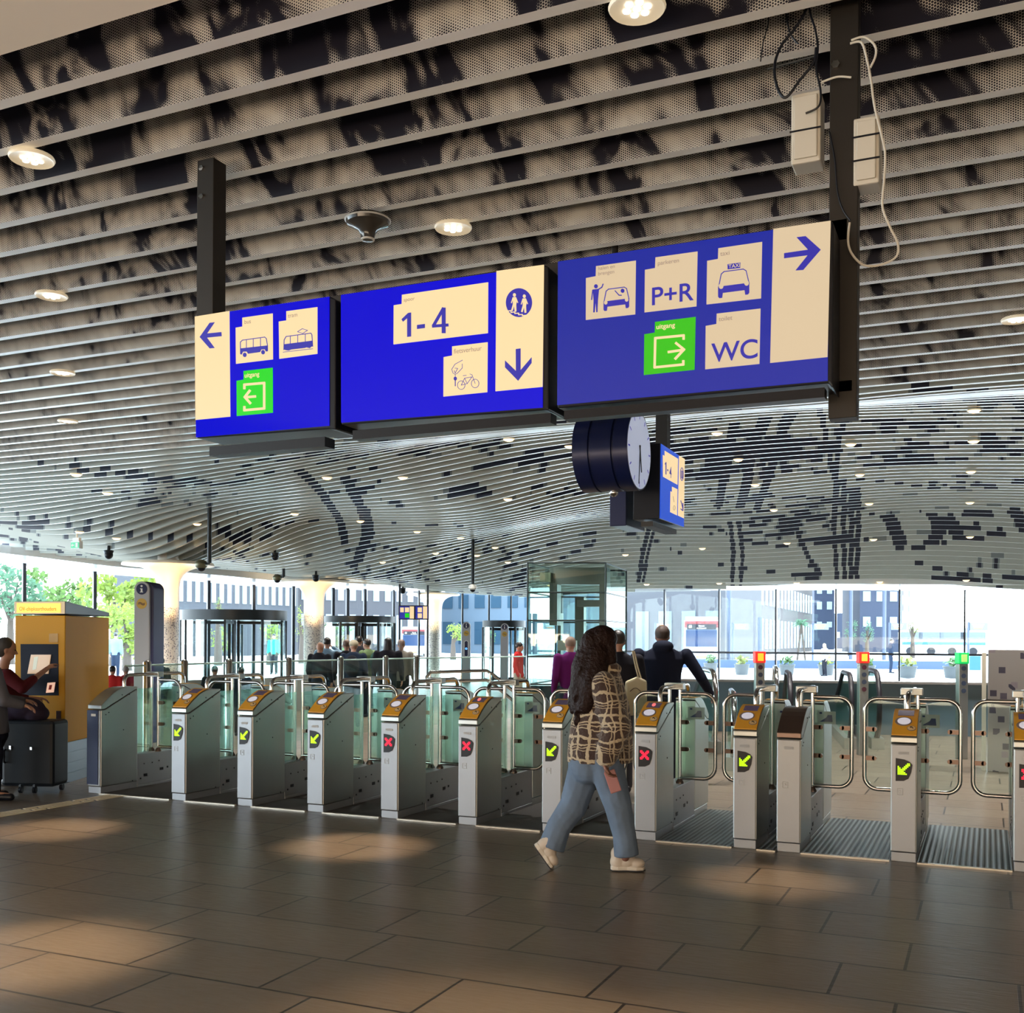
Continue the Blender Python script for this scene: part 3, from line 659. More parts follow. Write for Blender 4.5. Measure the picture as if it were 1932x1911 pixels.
mb = MB(); stroke(mb, Q(A, [(592,1212),(592,1178),(770,1163),(770,1392),(592,1408),(592,1378)]), 4.6, .012, .014); stroke(mb, Q(A, [(690,1284),(600,1292)]), 4.6, .012, .0145); stroke(mb, Q(A, [(640,1232),(596,1290),(645,1345)]), 4.8, .012, .0142); mb.build('exit_symbol', CREAM, t3)
# ---- middle sign
A = qf(620, 480, 4.2)
r, st = sign_box('lit blue sign for tracks 1-4 with down arrow, middle of the three', (835, 660), Q(A, [(105,325),(1705,92),(1700,1215),(107,1335)]), Q(A, [(100,318),(1708,82),(1745,98),(1745,1235),(1703,1232),(103,1350)]), Q(A, [(1338,137),(1713,88),(1702,1053),(1330,1088)]), BLUE, CREAM)
mb = MB(); flat(mb, Q(A, [(1492,755),(1530,750),(1530,922),(1617,820),(1617,865),(1510,1006),(1407,900),(1407,845),(1493,928)]), .012, .015); mb.build('arrow', INK, st)
mb = MB(); flat(mb, Q(A, circ(1517,388,104,114,40)), .012, .014); ci = mb.build('round_symbol', INK, st)
mb = MB()
for ox, oy, s_ in ((1482,330,1), (1560,340,1)):
    flat(mb, Q(A, circ(ox,oy-2,12,14)), .0145, .016); flat(mb, Q(A, [(ox-14,oy+16),(ox+12,oy+14),(ox+20,oy+40),(ox+14,oy+75),(ox+16,oy+128),(ox+2,oy+130),(ox-3,oy+85),(ox-14,oy+125),(ox-26,oy+120),(ox-12,oy+70)]), .0145, .016)
    stroke(mb, Q(A, [(ox-12,oy+22),(ox-24,oy+60)]), 1.6, .0145, .016); stroke(mb, Q(A, [(ox+12,oy+22),(ox+26,oy+58)]), 1.6, .0145, .016)
stroke(mb, Q(A, [(1425,455),(1455,452),(1455,466),(1485,462),(1485,474),(1515,472),(1515,484),(1545,482),(1545,492),(1580,488)]), 1.8, .0145, .016); mb.build('walking_figures', CREAM, ci)
t1 = tile(r, Q(A, [(525,408),(588,398),(590,325),(1272,226),(1270,628),(523,717)]), CREAM); t2 = tile(r, Q(A, [(920,818),(987,805),(987,733),(1268,700),(1265,1095),(918,1130)]), CREAM)
stext(t1, 'lettering', 'spoor', *A(605,381), 7, GREYINK)
mb = MB(); flat(mb, Q(A, [(588,520),(640,470),(664,466),(664,655),(633,659),(633,510),(600,538)]), .012, .0155); mb.build('numerals', INK, t1); stext(t1, 'numerals', '-', *A(705,640), 44, INK, bold=.015); mb = MB(); stroke(mb, Q(A, [(918,436),(842,568)]), 5.6, .012, .0155); stroke(mb, Q(A, [(838,574),(952,565)]), 5.4, .012, .0157); stroke(mb, Q(A, [(922,438),(922,619)]), 7.2, .012, .0159); mb.build('numerals', INK, t1)
stext(t2, 'lettering', 'fietsverhuur', *A(1002,792), 9, GREYINK, squeeze=.93)
mb = MB(); w1 = .9
stroke(mb, Q(A, [(1070,842),(1010,875),(985,915),(995,945),(1012,955),(1030,945),(1068,905),(1068,872)]), w1, .012, .014); stroke(mb, Q(A, [(1010,905),(1032,908),(1012,945),(1005,925)]), w1, .012, .014); stroke(mb, Q(A, [(1013,955),(1013,975)]), w1, .012, .014)
flat(mb, Q(A, circ(1013,988,13,15)), .012, .014); stroke(mb, Q(A, [(1013,1000),(1013,1046)]), 1.6, .012, .014)
for cx_, cy_ in ((1060,1040),(1170,1027)): stroke(mb, Q(A, circ(cx_,cy_,30,34,20)), w1, .012, .014, True)
stroke(mb, Q(A, [(1060,1040),(1087,985),(1107,1028),(1060,1040)]), w1, .012, .014); stroke(mb, Q(A, [(1087,985),(1145,975),(1107,1028)]), w1, .012, .014); stroke(mb, Q(A, [(1170,1027),(1145,958),(1128,952)]), w1, .012, .014); stroke(mb, Q(A, [(1075,965),(1100,962)]), w1, .012, .014); mb.build('bicycle_key_symbol', INK, t2)
# ---- right sign
A = qf(1030, 400, 3.331)
r, st = sign_box('largest lit blue sign with right arrow, taxi, P+R and WC tiles', (1310, 600), Q(A, [(80,315),(1780,65),(1772,1062),(75,1215)]), Q(A, [(76,308),(1792,52),(1808,70),(1803,1105),(1776,1075),(72,1232)]), Q(A, [(1432,112),(1792,60),(1772,915),(1412,952)]), BLUE2, CREAM2)
mb = MB(); flat(mb, Q(A, [(1500,265),(1650,243),(1578,165),(1635,158),(1730,243),(1620,370),(1572,373),(1648,278),(1500,297)]), .012, .015); mb.build('arrow', INK, st)
T = {n_: tile(r, Q(A, p), m) for n_, p, m in (('a', [(257,420),(318,408),(320,345),(570,310),(566,647),(256,682)], CREAM2), ('b', [(627,368),(690,357),(693,290),(957,253),(950,597),(624,635)], CREAM2), ('c', [(1017,312),(1085,300),(1087,233),(1362,193),(1355,547),(1013,585)], CREAM2),
     ('d', [(623,772),(688,762),(690,695),(945,663),(938,995),(620,1028)], mat('lit_green_dim', (.02,.25,.01), .3, emit=(.02,.46,.0), es=.75)), ('e', [(1008,720),(1075,708),(1077,643),(1352,611),(1345,958),(1005,992)], CREAM2))}
for k_, s_, x, y, h in (('a','halen en',333,372,7),('a','brengen',333,405,7),('b','parkeren',707,341,8),('c','taxi',1100,283,8.5),('e','toilet',1090,692,8.5)): stext(T[k_], 'lettering', s_, *A(x, y), h, GREYINK)
stext(T['d'], 'lettering', 'uitgang', *A(698,742), 9, CREAM, bold=.015)
stext(T['b'], 'letters', 'P+R', *A(663,592), 33, INK, bold=.012, squeeze=1.02); stext(T['e'], 'letters', 'WC', *A(1046,948), 35, INK, bold=.012)
mb = MB(); stroke(mb, Q(A, [(870,802),(870,780),(692,797),(688,980),(868,962),(868,940)]), 4.6, .012, .014); stroke(mb, Q(A, [(775,884),(870,870)]), 4.6, .012, .0145); stroke(mb, Q(A, [(822,828),(872,868),(818,926)]), 4.8, .012, .0142); mb.build('exit_symbol', CREAM, T['d'])
def car(mb, cx_, cy_, k, lean=-.13):
    P = lambda L_: [A(cx_+x*k, cy_+y*k+lean*x*k) for x, y in L_]
    stroke(mb, P([(-95,20),(-78,-62),(-60,-75),(60,-75),(78,-62),(97,20)]), 1.6, .012, .014)
    flat(mb, P([(-98,15),(98,15),(98,78),(90,88),(72,88),(68,58),(-68,58),(-72,88),(-90,88),(-98,78)]), .012, .014)
mb = MB(); car(mb, 1184, 447, 1.0); mb.build('taxi_symbol', INK, T['c'])
mb = MB()
for x, y in ((1105,472),(1265,452)): flat(mb, Q(A, circ(x,y,15,17)), .0142, .0152)
mb.build('headlamps', CREAM2, T['c'])
mb = MB(); flat(mb, Q(A, [(1145,334),(1227,323),(1225,357),(1146,366)]), .012, .014); tb = mb.build('roof_light', INK, T['c']); stext(tb, 'lettering', 'TAXI', *A(1152,361), 7, CREAM2, d=.0165, bold=.01)
mb = MB(); car(mb, 448, 545, .82); flat(mb, Q(A, circ(487,500,12,13)), .012, .014); stroke(mb, Q(A, [(440,500),(465,528),(480,528)]), 1.8, .012, .014)
flat(mb, Q(A, circ(320,472,12,13)), .012, .014); flat(mb, Q(A, [(300,492),(340,487),(333,560),(330,633),(322,635),(318,575),(312,635),(303,636),(305,560)]), .012, .014); stroke(mb, Q(A, [(300,496),(293,555)]), 2, .012, .014); stroke(mb, Q(A, [(338,490),(357,478),(365,458)]), 2, .012, .014); mb.build('pickup_symbol', INK, T['a'])
mb = MB()
for x, y in ((382,574),(513,556)): flat(mb, Q(A, circ(x,y,11,13)), .0142, .0152)
mb.build('headlamps', CREAM2, T['a'])
# ---- carrying frame and posts
fr = thing('sign_frame', 'dark brown steel frame and two posts carrying the three lit signs', 'frame', (sp_(960, 700).x, VS+.3, 3.2))
P = lambda px, py, dv: (lambda p: V((p.x, p.y, p.z)))(PV(px, py, VS+dv))
def bar(mb, a, b_, h, dpt, dv):
    pa, pb = P(*a, dv), P(*b_, dv)
    z = (pa.z+pb.z)/2; mb.b2((pa.x, VS+dv, z-h/2), (pb.x, VS+dv+dpt, z+h/2))
mb = MB(); za = P(700, 520, .26).z
a = P(372, 600, .26); b_ = P(1600, 450, .26)
mb.b2((a.x, VS+.245, sp_(640,553).z-.02), (b_.x, VS+.345, sp_(640,553).z+.085)); mb.build('top_beam', POSTM, fr, bevel=.004)
zb = sp_(1055, 772).z; mb = MB(); mb.b2((P(412,830,.1).x, VS+.02, zb-.085), (P(628,830,.1).x, VS+.12, zb-.03)); mb.build('bottom_rail', BLACK, fr)
mb = MB(); mb.b2((P(680,800,.1).x, VS+.02, zb-.06), (P(1050,800,.1).x, VS+.10, zb-.01)); mb.build('bottom_rail', BLACK, fr)
mb = MB(); mb.b2((P(1075,775,.1).x, VS+.02, zb-.05), (P(1560,775,.1).x, VS+.10, zb-.005)); mb.build('bottom_rail', BLACK, fr)
mb = MB(); mb.b2((P(595,800,.1).x, VS+.245, zb+.02), (P(1600,800,.1).x, VS+.33, zb+.07)); mb.build('rear_rail', BLACK, fr)
x0, x1 = P(371, 500, .2).x, P(402, 500, .2).x
mb = MB(); mb.b2((x0, VS+.2, sp_(400,590).z), (x1, VS+.32, HC)); lp = mb.build('post', POSTM, fr, bevel=.004)
mb = MB()
for py in (318, 371): p = PV(381, py, VS+.2); mb.lathe([(.017, 0), (.017, .012)], (p.x, p.y-.012, p.z), 6, axis=(0, 1, 0))
mb.build('bolt', STEELP, lp)
x0, x1 = P(1550, 500, .0).x, P(1606, 500, .0).x
mb = MB(); mb.b2((x0, VS+.245, sp_(1560,770).z-.0), (x1, VS+.35, HC+.3)); rp = mb.build('post', POSTM, fr, bevel=.004)
mb = MB(); p = PV(1577, 123, VS+.245); mb.lathe([(.02, 0), (.02, .014)], (p.x, p.y-.014, p.z), 6, axis=(0, 1, 0)); mb.build('bolt', STEELP, rp)
# ---- junction boxes and loose cables on the right post
BOXM = mat('box_plastic', (.62, .58, .50), .5)
for poly, lab, dp in (([(1494,185),(1547,172),(1549,312),(1500,325)], 'beige junction box strapped to left side of the right sign post', .12), ([(1611,228),(1660,222),(1659,350),(1611,366)], 'beige junction box strapped to right side of the right sign post, lower one', .12)):
    vv = VS+.26; c = PV(*poly[0], vv); t_ = thing('junction_box', lab, 'junction box', (c.x, c.y, c.z), group='junction boxes on the sign post')
    xs = [PV(*q, vv).x for q in poly]; zs = [PV(*q, vv).z for q in poly]; xa, xb = min(xs[0], xs[3]), max(xs[1], xs[2]); zt = max(zs); zb_ = min(zs)+.03
    mb = MB(); mb.b2((xa, vv-.02, zb_), (xb, vv+dp, zt)); mb.build('box_body', BOXM, t_, bevel=.008)
    mb = MB(); mb.b2((xa+.015, vv-.032, zb_+.02), (xb-.015, vv-.018, zt-.02)); mb.build('cover', BOXM, t_, bevel=.005)
    for f in ((.35, .7) if poly[0][0] > 1600 else (.45,)):
        mb = MB(); z = zb_+(zt-zb_)*f; mb.b2((xa-.004, vv-.036, z-.004), (xb+.004, vv-.033, z+.004)); mb.build('cable_tie', BLACK, t_)
def cable(pts, r_, m, lab, name='cable', dv=.2):
    P3 = [PV(x, y, VS+dv) for x, y in pts]
    out_ = []; n_ = len(P3)
    for i in range(n_-1):
        p0, p1, p2, p3 = P3[max(i-1, 0)], P3[i], P3[i+1], P3[min(i+2, n_-1)]
        for k in range(8):
            t = k/8; out_.append(0.5*((2*p1)+(p2-p0)*t+(2*p0-5*p1+4*p2-p3)*t*t+(3*p1-p0-3*p2+p3)*t**3))
    out_.append(P3[-1]); mb = MB(); mb.tube(out_, r_, 8); return tag(mb.build(name, m, smooth=True), lab, 'cable')
CW = mat('cable_white', (.66, .62, .54), .5)
cable([(1604,82),(1625,80),(1635,110),(1643,150),(1650,200),(1662,250),(1670,290),(1668,340),(1665,390),(1680,430),(1694,460),(1690,485),(1660,500),(1630,500),(1608,480),(1600,455),(1603,420)], .0055, CW, 'long white cable hanging in a loop right of the right sign post')
cable([(1606,76),(1630,70),(1650,85),(1652,105),(1642,128)], .0055, CW, 'short white cable curl at upper right of the sign post')
cable([(1550,155),(1580,145),(1606,146)], .005, CW, 'thin white cable wrapped across the front of the right sign post')
cable([(1528,0),(1515,30),(1495,60),(1475,85),(1462,120),(1465,160),(1482,184),(1510,150),(1535,118),(1540,90)], .007, BLACK, 'thick black cable looping left of the right sign post')
cable([(1524,0),(1530,30),(1538,55),(1543,90),(1540,130),(1548,170),(1545,200),(1520,214)], .005, BLACK, 'thin black cable running down beside the left junction box')
cable([(1482,20),(1490,60),(1505,82),(1500,75)], .004, BLACK, 'thin black cable end left of the post under the slats')
cable([(1447,0),(1450,40),(1440,80),(1435,116)], .003, BLACK, 'thinnest black wire, leftmost of the dangling wires')
cable([(1565,250),(1575,300),(1580,360),(1590,395),(1604,416)], .004, BLACK, 'black wire across the front of the right post above the sign', dv=.225)
for i, (a, b_) in enumerate((((1444,101),(1550,80)),((1444,108),(1545,90)),((1448,130),(1540,105)))):
    tag((lambda m_: m_.build('threaded_rod', DARK, smooth=True))(MB().tube([PV(*a, VS+.5), PV(*b_, VS+.5)], .011 if i == 0 else .006, 8)), ('thickest', 'middle', 'lowest thin')[i]+' dark rod sticking out left of the right sign post', 'rod')
# ---- clock
uc = PU(1206, 850, 0.0) if False else None
pc = PZ(1206, 850, 8.0); UCK = pc.x; RC = (75/2000*8.0)*1.0
cl = thing('station_clock', 'round double sided station clock with dark blue drum hanging below the signs', 'clock', (UCK-.2, pc.y, pc.z))
mb = MB(); mb.lathe([(RC-.03, 0), (RC, .0), (RC, .12), (RC-.012, .125), (RC-.012, .135), (RC, .14), (RC, .30), (RC-.012, .305), (RC-.012, .315), (RC, .32), (RC, .43), (RC-.03, .43)], (UCK-.43, pc.y, pc.z), 48, axis=(1, 0, 0)); mb.build('drum', NAVY, cl, smooth=True)
mb = MB(); mb.lathe([(RC-.012, 0), (RC-.012, .006)], (UCK-.004, pc.y, pc.z), 48, axis=(1, 0, 0)); dl = mb.build('dial', mat('dial_white', (.7, .75, .85), .1, emit=(.55, .62, .85), es=.45), cl, smooth=True)
mb = MB()
for k_ in range(12):
    a = k_*math.pi/6; w_ = .006; r0, r1 = RC*.78, RC*.92; c_, s_ = math.cos(a), math.sin(a)
    f = lambda r_, o_: V((UCK+.003, pc.y+r_*s_+o_*c_, pc.z+r_*c_-o_*s_)); mb.quad([f(r0, -w_), f(r1, -w_), f(r1, w_), f(r0, w_)])
mb.build('hour_marks', INK, dl, normals=False)
for a, ln, w_, nm in ((2.9, RC*.55, .012, 'hour_hand'), (3.25, RC*.85, .009, 'minute_hand')):
    c_, s_ = math.cos(a), math.sin(a); f = lambda r_, o_: V((UCK+.006, pc.y+r_*s_+o_*c_, pc.z+r_*c_-o_*s_)); mb = MB(); mb.prism([f(-.04, -w_), f(ln, -w_*.6), f(ln, w_*.6), f(-.04, w_)], [p+V((.003, 0, 0)) for p in (f(-.04, -w_), f(ln, -w_*.6), f(ln, w_*.6), f(-.04, w_))]); mb.build(nm, BLACK, dl)
mb = MB(); mb.ell((UCK-.2, pc.y, pc.z-RC-.005), (.035, .035, .035)); mb.build('lamp_bulb', STEELP, cl, smooth=True)
mb = MB(); mb.tube([(UCK-.2, pc.y, pc.z+RC-.02), (UCK-.2, pc.y, HC+DEP+.02)], .025, 12); mb.build('hanger', POSTM, cl, smooth=True)
# ---- second direction sign, seen edge-on, facing across the hall
U2 = PZ(1246, 905, 8.5).x
def s2(px, py, d=0.0): p = PU(px, py, U2); p.x += d; return p
c = s2(1265, 920); r = thing('direction_sign', 'lit sign for tracks 1-4 seen almost edge-on beside the clock', 'sign', (c.x, c.y, c.z), group='lit wayfinding signs hanging over the gates')
def f2(mb, poly, d0, d1): mb.prism([s2(x, y, d0) for x, y in poly], [s2(x, y, d1) for x, y in poly])
B = qf(1080, 740, 6.37)
mb = MB(); f2(mb, Q(B, [(1055,612),(1348,803),(1338,1625),(1043,1518)]), -.22, 0); mb.build('housing', BLACK, r, bevel=.005)
mb = MB(); f2(mb, Q(B, [(1060,618),(1345,805),(1335,1618),(1047,1513)]), 0, .004); mb.build('blue_panel', mat('lit_blue_far', (.02,.08,.4), .2, emit=(.01,.08,.7), es=.75), r)
mb = MB(); f2(mb, Q(B, [(1275,762),(1343,803),(1333,1515),(1262,1482)]), .003, .006); st = mb.build('arrow_panel', CREAM, r)
mb = MB(); f2(mb, Q(B, [(1080,755),(1102,765),(1102,703),(1262,800),(1255,1112),(1082,1015)]), .003, .006); t1 = mb.build('pictogram_tile', CREAM, r)
mb = MB(); f2(mb, Q(B, [(1172,1190),(1190,1200),(1190,1135),(1255,1165),(1250,1480),(1168,1440)]), .003, .006); t2 = mb.build('pictogram_tile', CREAM, r)
mb = MB(); f2(mb, Q(B, [(1098,868),(1112,840),(1119,842),(1119,990),(1109,985),(1109,866)]), .0065, .008); mb.build('numerals', INK, t1)
for s_, x, y in (('-', 1126, 975), ('4', 1155, 1020)):
    p = s2(*B(x, y), .0075); q = s2(*B(x, y-135), .0075); mb = MB(); addtext(mb, s_, p, (0, 1, 0), (0, 0, 1), (q-p).length, bold=.01); mb.build('numerals', INK, t1, normals=False)
def st2(mb, pts, w_, d0=.0065, d1=.008, closed=False):
    P_ = [V(x) for x in pts]
    if closed: P_.append(P_[0])
    for a, b_ in zip(P_[:-1], P_[1:]):
        d = (b_-a).normalized(); n_ = V((-d.y, d.x))*w_/2; f2(mb, [tuple(x) for x in (a+n_, b_+n_, b_-n_, a-n_)], d0, d1)
mb = MB(); st2(mb, Q(B, circ(1306,985,17,78,24)), 1.0, closed=True); st2(mb, Q(B, [(1302,940),(1302,1035)]), .9); st2(mb, Q(B, [(1312,945),(1312,1040)]), .9); mb.build('round_symbol', INK, st)
mb = MB(); st2(mb, Q(B, [(1292,1300),(1318,1400)]), 1.2); st2(mb, Q(B, [(1318,1330),(1318,1425),(1290,1400)]), 1.5); mb.build('arrow', INK, st)
mb = MB(); st2(mb, Q(B, circ(1213,1390,12,28,14)), .5, closed=True); st2(mb, Q(B, [(1200,1250),(1212,1320)]), .5); mb.build('bicycle_key_symbol', GREYINK, t2)
mb = MB(); mb.b2((U2-.16, s2(1246,900).y-.0, s2(1246,985).z-.03), (U2-.06, s2(1290,900).y, s2(1246,985).z+.01)); mb.build('bottom_rail', POSTM, r)
mb = MB(); f2(mb, [(1206,832+20),(1220,850),(1220,985),(1206,975)], -.5, -.46) if False else None
pb_ = PZ(1272, 860, 8.95); mb = MB(); mb.b2((U2-.17, pb_.y-.05, pb_.z-.35), (U2-.07, pb_.y+.05, HC+.2)); mb.build('hanger', POSTM, r)
mb = MB(); mb.b2((U2-.42, s2(1246,900).y-.02, s2(1246,985).z-.02), (U2-.28, s2(1246,900).y+.5, s2(1246,836).z-.12)); mb.build('rear_housing', NAVY, r, bevel=.005)

# ================================================================ CEILING FITTINGS
DLG = mat('downlight_glow', (1, .9, .7), .5, emit=(1.0, .86, .62), es=2.2); DLC = mat('downlight_core', (1, .9, .8), .5, emit=(1.0, .93, .84), es=5)
dlb = MB(); dlb.lathe([(.11, 0.004), (.128, -.002), (.135, .010), (.13, .022), (.12, .024)], (0, 0, 0), 28)
tmp = dlb.build('rim', mat('downlight_rim', (.75, .68, .55), .3, emit=(1, .8, .5), es=.30), smooth=True); rim_me = tmp.data; bpy.data.objects.remove(tmp)
dlb = MB(); dlb.lathe([(.0, .004), (.108, .006), (.108, .014)], (0, 0, 0), 24); tmp = dlb.build('lens', DLG, smooth=True); lens_me = tmp.data; bpy.data.objects.remove(tmp); mbf = MB(); mbf.lathe([(.0, -.045), (.05, -.042), (.09, -.028), (.11, .0), (.11, .01)], (0, 0, 0), 20); tmp = mbf.build('lens', DLG, smooth=True); lens_far = tmp.data; bpy.data.objects.remove(tmp); lens_far.materials[0] = mat('downlight_far', (1, .8, .5), .5, emit=(1.0, .62, .25), es=4.5)
dlb = MB()
for a in range(7):
    rr = 0 if a == 6 else .05; dlb.lathe([(.018, -.002), (.018, .006)], (rr*math.cos(a*math.pi/3), rr*math.sin(a*math.pi/3), 0), 10)
tmp = dlb.build('lamp_cluster', DLC); core_me = tmp.data; bpy.data.objects.remove(tmp)
def downlight(p, lab, grp, full=True, sc=1.0):
    r = thing('downlight', lab, 'downlight', p, group=grp); r.scale = (sc, sc, sc)
    for nm, me in ((('rim', rim_me), ('lens', lens_me), ('lamp_cluster', core_me)) if full else (('rim', rim_me), ('lens', lens_far))):
        o = bpy.data.objects.new(nm, me); COL.objects.link(o); o.parent = r
    return r
NEAR = [(60,302,'warm round downlight at the upper left below the plain ceiling'),(97,560,'warm round downlight left of the smallest sign, second one down on the left'),(118,705,'warm round downlight third one down on the left side'),(128,796,'warm round downlight fourth one down on the left side'),
        (855,432,'warm round downlight beside the dark mushroom shaped sensor'),(1202,18,'large bright downlight at the top edge of the photo'),(1918,605,'warm round downlight at the right edge level with the signs'),(465,857,'small flat downlight just below the smallest sign')]
for x, y, lab in NEAR: downlight(PH(x, y, HC-.03), lab, 'warm downlights in the flat slatted ceiling')
FARL = [(1425,911),(1588,776),(1605,834),(1622,892),(1640,947),(1648,1015),(1660,1095),(1460,959),(1485,1022),(1503,1097),(1838,769),(1837,828),(1832,886),(1830,945),(1830,1010),(1823,1092),(1353,813),(1393,863),(1325,1032),(1180,1044),(1048,1058),(1220,1100),(1357,1098),
        (760,897),(617,897),(680,980),(556,966),(958,938),(869,1012),(787,1000),(822,1041),(900,1045),(722,1058),(934,1030),(958,1058),(144,890),(220,1012),(150,1000),(372,985),(203,926),(960,824),(1075,838)]
for x, y in FARL:
    p = surf(x, y); p.z -= .05; downlight(p, 'small warm downlight set between the slats of the vaulted ceiling', 'small downlights of the vaulted ceiling', False, .8)
# lamps' own light: narrow warm beams standing over the floor pools
def beam(fx, fy, e, size=38, blend=.9):
    p = PH(fx, fy, 0); l = light('downlight_beam', 'SPOT', (p.x, p.y, HC-.08), e, (1, .74, .5), spot_size=math.radians(size), spot_blend=blend, shadow_soft_size=.08); aim(l, (p.x, p.y, 0))
for x, y, e, sz in ((668,1597,1000,17),(100,1565,900,17),(60,1800,900,20),(1450,1662,620,16),(860,1960,420,26),(1400,2060,420,30)): beam(x, y, e, sz)
# light of the vault's own downlights beyond the gates
for x, y in ((1485,1022),(1648,1015),(1830,945),(1605,834),(1393,863),(1075,838),(869,1012),(760,897),(617,897),(372,985),(220,1012),(1837,828),(1325,1032)):
    p = surf(x, y); l = light('vault_downlight_beam', 'SPOT', (p.x, p.y, p.z-.1), 620, (1, .93, .82), spot_size=math.radians(100), spot_blend=1.0, shadow_soft_size=.15); aim(l, (p.x, p.y, 0))
for u_ in (-9.5, -6.5, -3.5, -.8, 1.8):  # added grid of spots without fixtures, brightening the floor beyond the gates
    for v_ in (11.2, 14.6, 18.0, 22.0): l = light('added_hall_spot', 'SPOT', (u_, v_, Hs(u_, v_)[0]-.1), 720, (1, .95, .88), spot_size=math.radians(84), spot_blend=1.0, shadow_soft_size=.15); aim(l, (u_, v_, 0))
# mushroom shaped sensor
c = PH(694, 405, HC-.01); c.z = HC-.02
r = thing('ceiling_sensor', 'dark mushroom shaped sensor with white rim under the slats', 'sensor', c)
mb = MB(); mb.lathe([(.02, 0), (.14, -.01), (.155, -.03), (.145, -.055), (.10, -.075), (.065, -.10), (.05, -.135), (.045, -.165), (.03, -.172)], c, 32); mb.build('dome', mat('smoked_plastic', (.05, .045, .04), .12), r, smooth=True)
mb = MB(); mb.lathe([(.150, -.038), (.162, -.03), (.150, -.022)], c, 32); mb.lathe([(.03, -.17), (.048, -.168), (.047, -.158)], c, 24); mb.build('rim', WHITE, r, smooth=True)
mb = MB(); mb.tube([c, c+V((0, 0, .3))], .02); mb.build('stem', DARK, r)
# hanging camera poles
def pole_cam(px, y0, y1, Z, lab, white=False, side=-1):
    a = surf(px, y0); Z = (a-EYE).dot(F_); b_ = PZ(px, y1, Z); a.z += .12
    r = thing('camera_pole', lab, 'security camera', a); mb = MB(); mb.tube([V((b_.x, b_.y, a.z)), b_], .04 if Z < 20 else .05, 10); mb.build('pole', DARK, r, smooth=True)
    if white: c = b_-V((0, 0, .08)); R_c = .13; cc = c
    else:
        cc = b_+V((side*.24, 0, -.03)); mb = MB(); mb.tube([b_, cc], .03, 8); mb.build('bracket', DARK, r); R_c = .15
    mb = MB(); mb.ell(cc, (R_c, R_c, R_c*.8)); mb.build('housing', WHITE if white else mat('olive_metal', (.16, .15, .09), .35, .4), r, smooth=True)
    mb = MB(); mb.ell(cc-V((0, 0, R_c*.45)), (R_c*.7, R_c*.7, R_c*.65)); mb.build('dome', BLACK, r, smooth=True)
pole_cam(395, 958, 1062, 17.0, 'dome camera on a long dark pole above the leftmost white column')
pole_cam(892, 1020, 1103, 24.0, 'white camera on a long dark pole left of the glass lift', True)
pole_cam(535, 1075, 1088, 20.0, 'dome camera on a short pole above left of the middle column')
for i, (x, y, Z) in enumerate(((205,1045,24),(519,1050,27),(596,1092,30),(760,1117,33))):
    c = surf(x, y-10); c.z -= .16; lab = ('tiny black dome camera on the ceiling left of the leftmost column', 'tiny black dome camera on the slats between the left and middle column', 'small dome camera directly above the middle column flare', 'round dome camera left above the small far sign')[i]
    r = thing('dome_camera', lab, 'security camera', c, group='dome cameras under the far ceiling'); zt = Hs(c.x, c.y)[0]+.05
    mb = MB(); mb.ell(c, (.11, .11, .11)); mb.build('dome', BLACK, r, smooth=True); mb = MB(); mb.lathe([(.10, 0), (.13, .08), (.04, .1), (.03, max(.12, zt-c.z))], c+V((0, 0, .03)), 16); mb.build('mount', DARK, r, smooth=True)
# green exit sign
c = surf(145, 1003); c.z -= .32; r = thing('exit_sign', 'small green emergency exit sign hanging under the left ceiling', 'sign', c)
mb = MB(); mb.box(c, (.28, .10, .18)); mb.box(c+V((0, 0, .13)), (.2, .08, .08)); mb.build('housing', WHITE, r)
mb = MB(); mb.box(c+V((0, -.055, -.01)), (.26, .01, .14)); f_ = mb.build('green_panel', mat('exit_green', (.0, .3, .12), .4, emit=(.02, .42, .2), es=.8), r)
mb = MB(); o_ = c+V((-.06, -.062, -.01))
mb.prism([o_+V((x, 0, z)) for x, z in ((-.05,0),(-.01,.04),(-.01,.012),(.04,.012),(.04,-.012),(-.01,-.012),(-.01,-.04))], [o_+V((x, -.003, z)) for x, z in ((-.05,0),(-.01,.04),(-.01,.012),(.04,.012),(.04,-.012),(-.01,-.012),(-.01,-.04))]); mb.box(c+V((.06, -.062, -.01)), (.07, .003, .11)); mb.build('running_symbol', WHITE, f_)
mb = MB(); mb.tube([c+V((0, 0, .1)), V((c.x, c.y, Hs(c.x, c.y)[0]+.05))], .02); mb.build('hanger', WHITE, r)
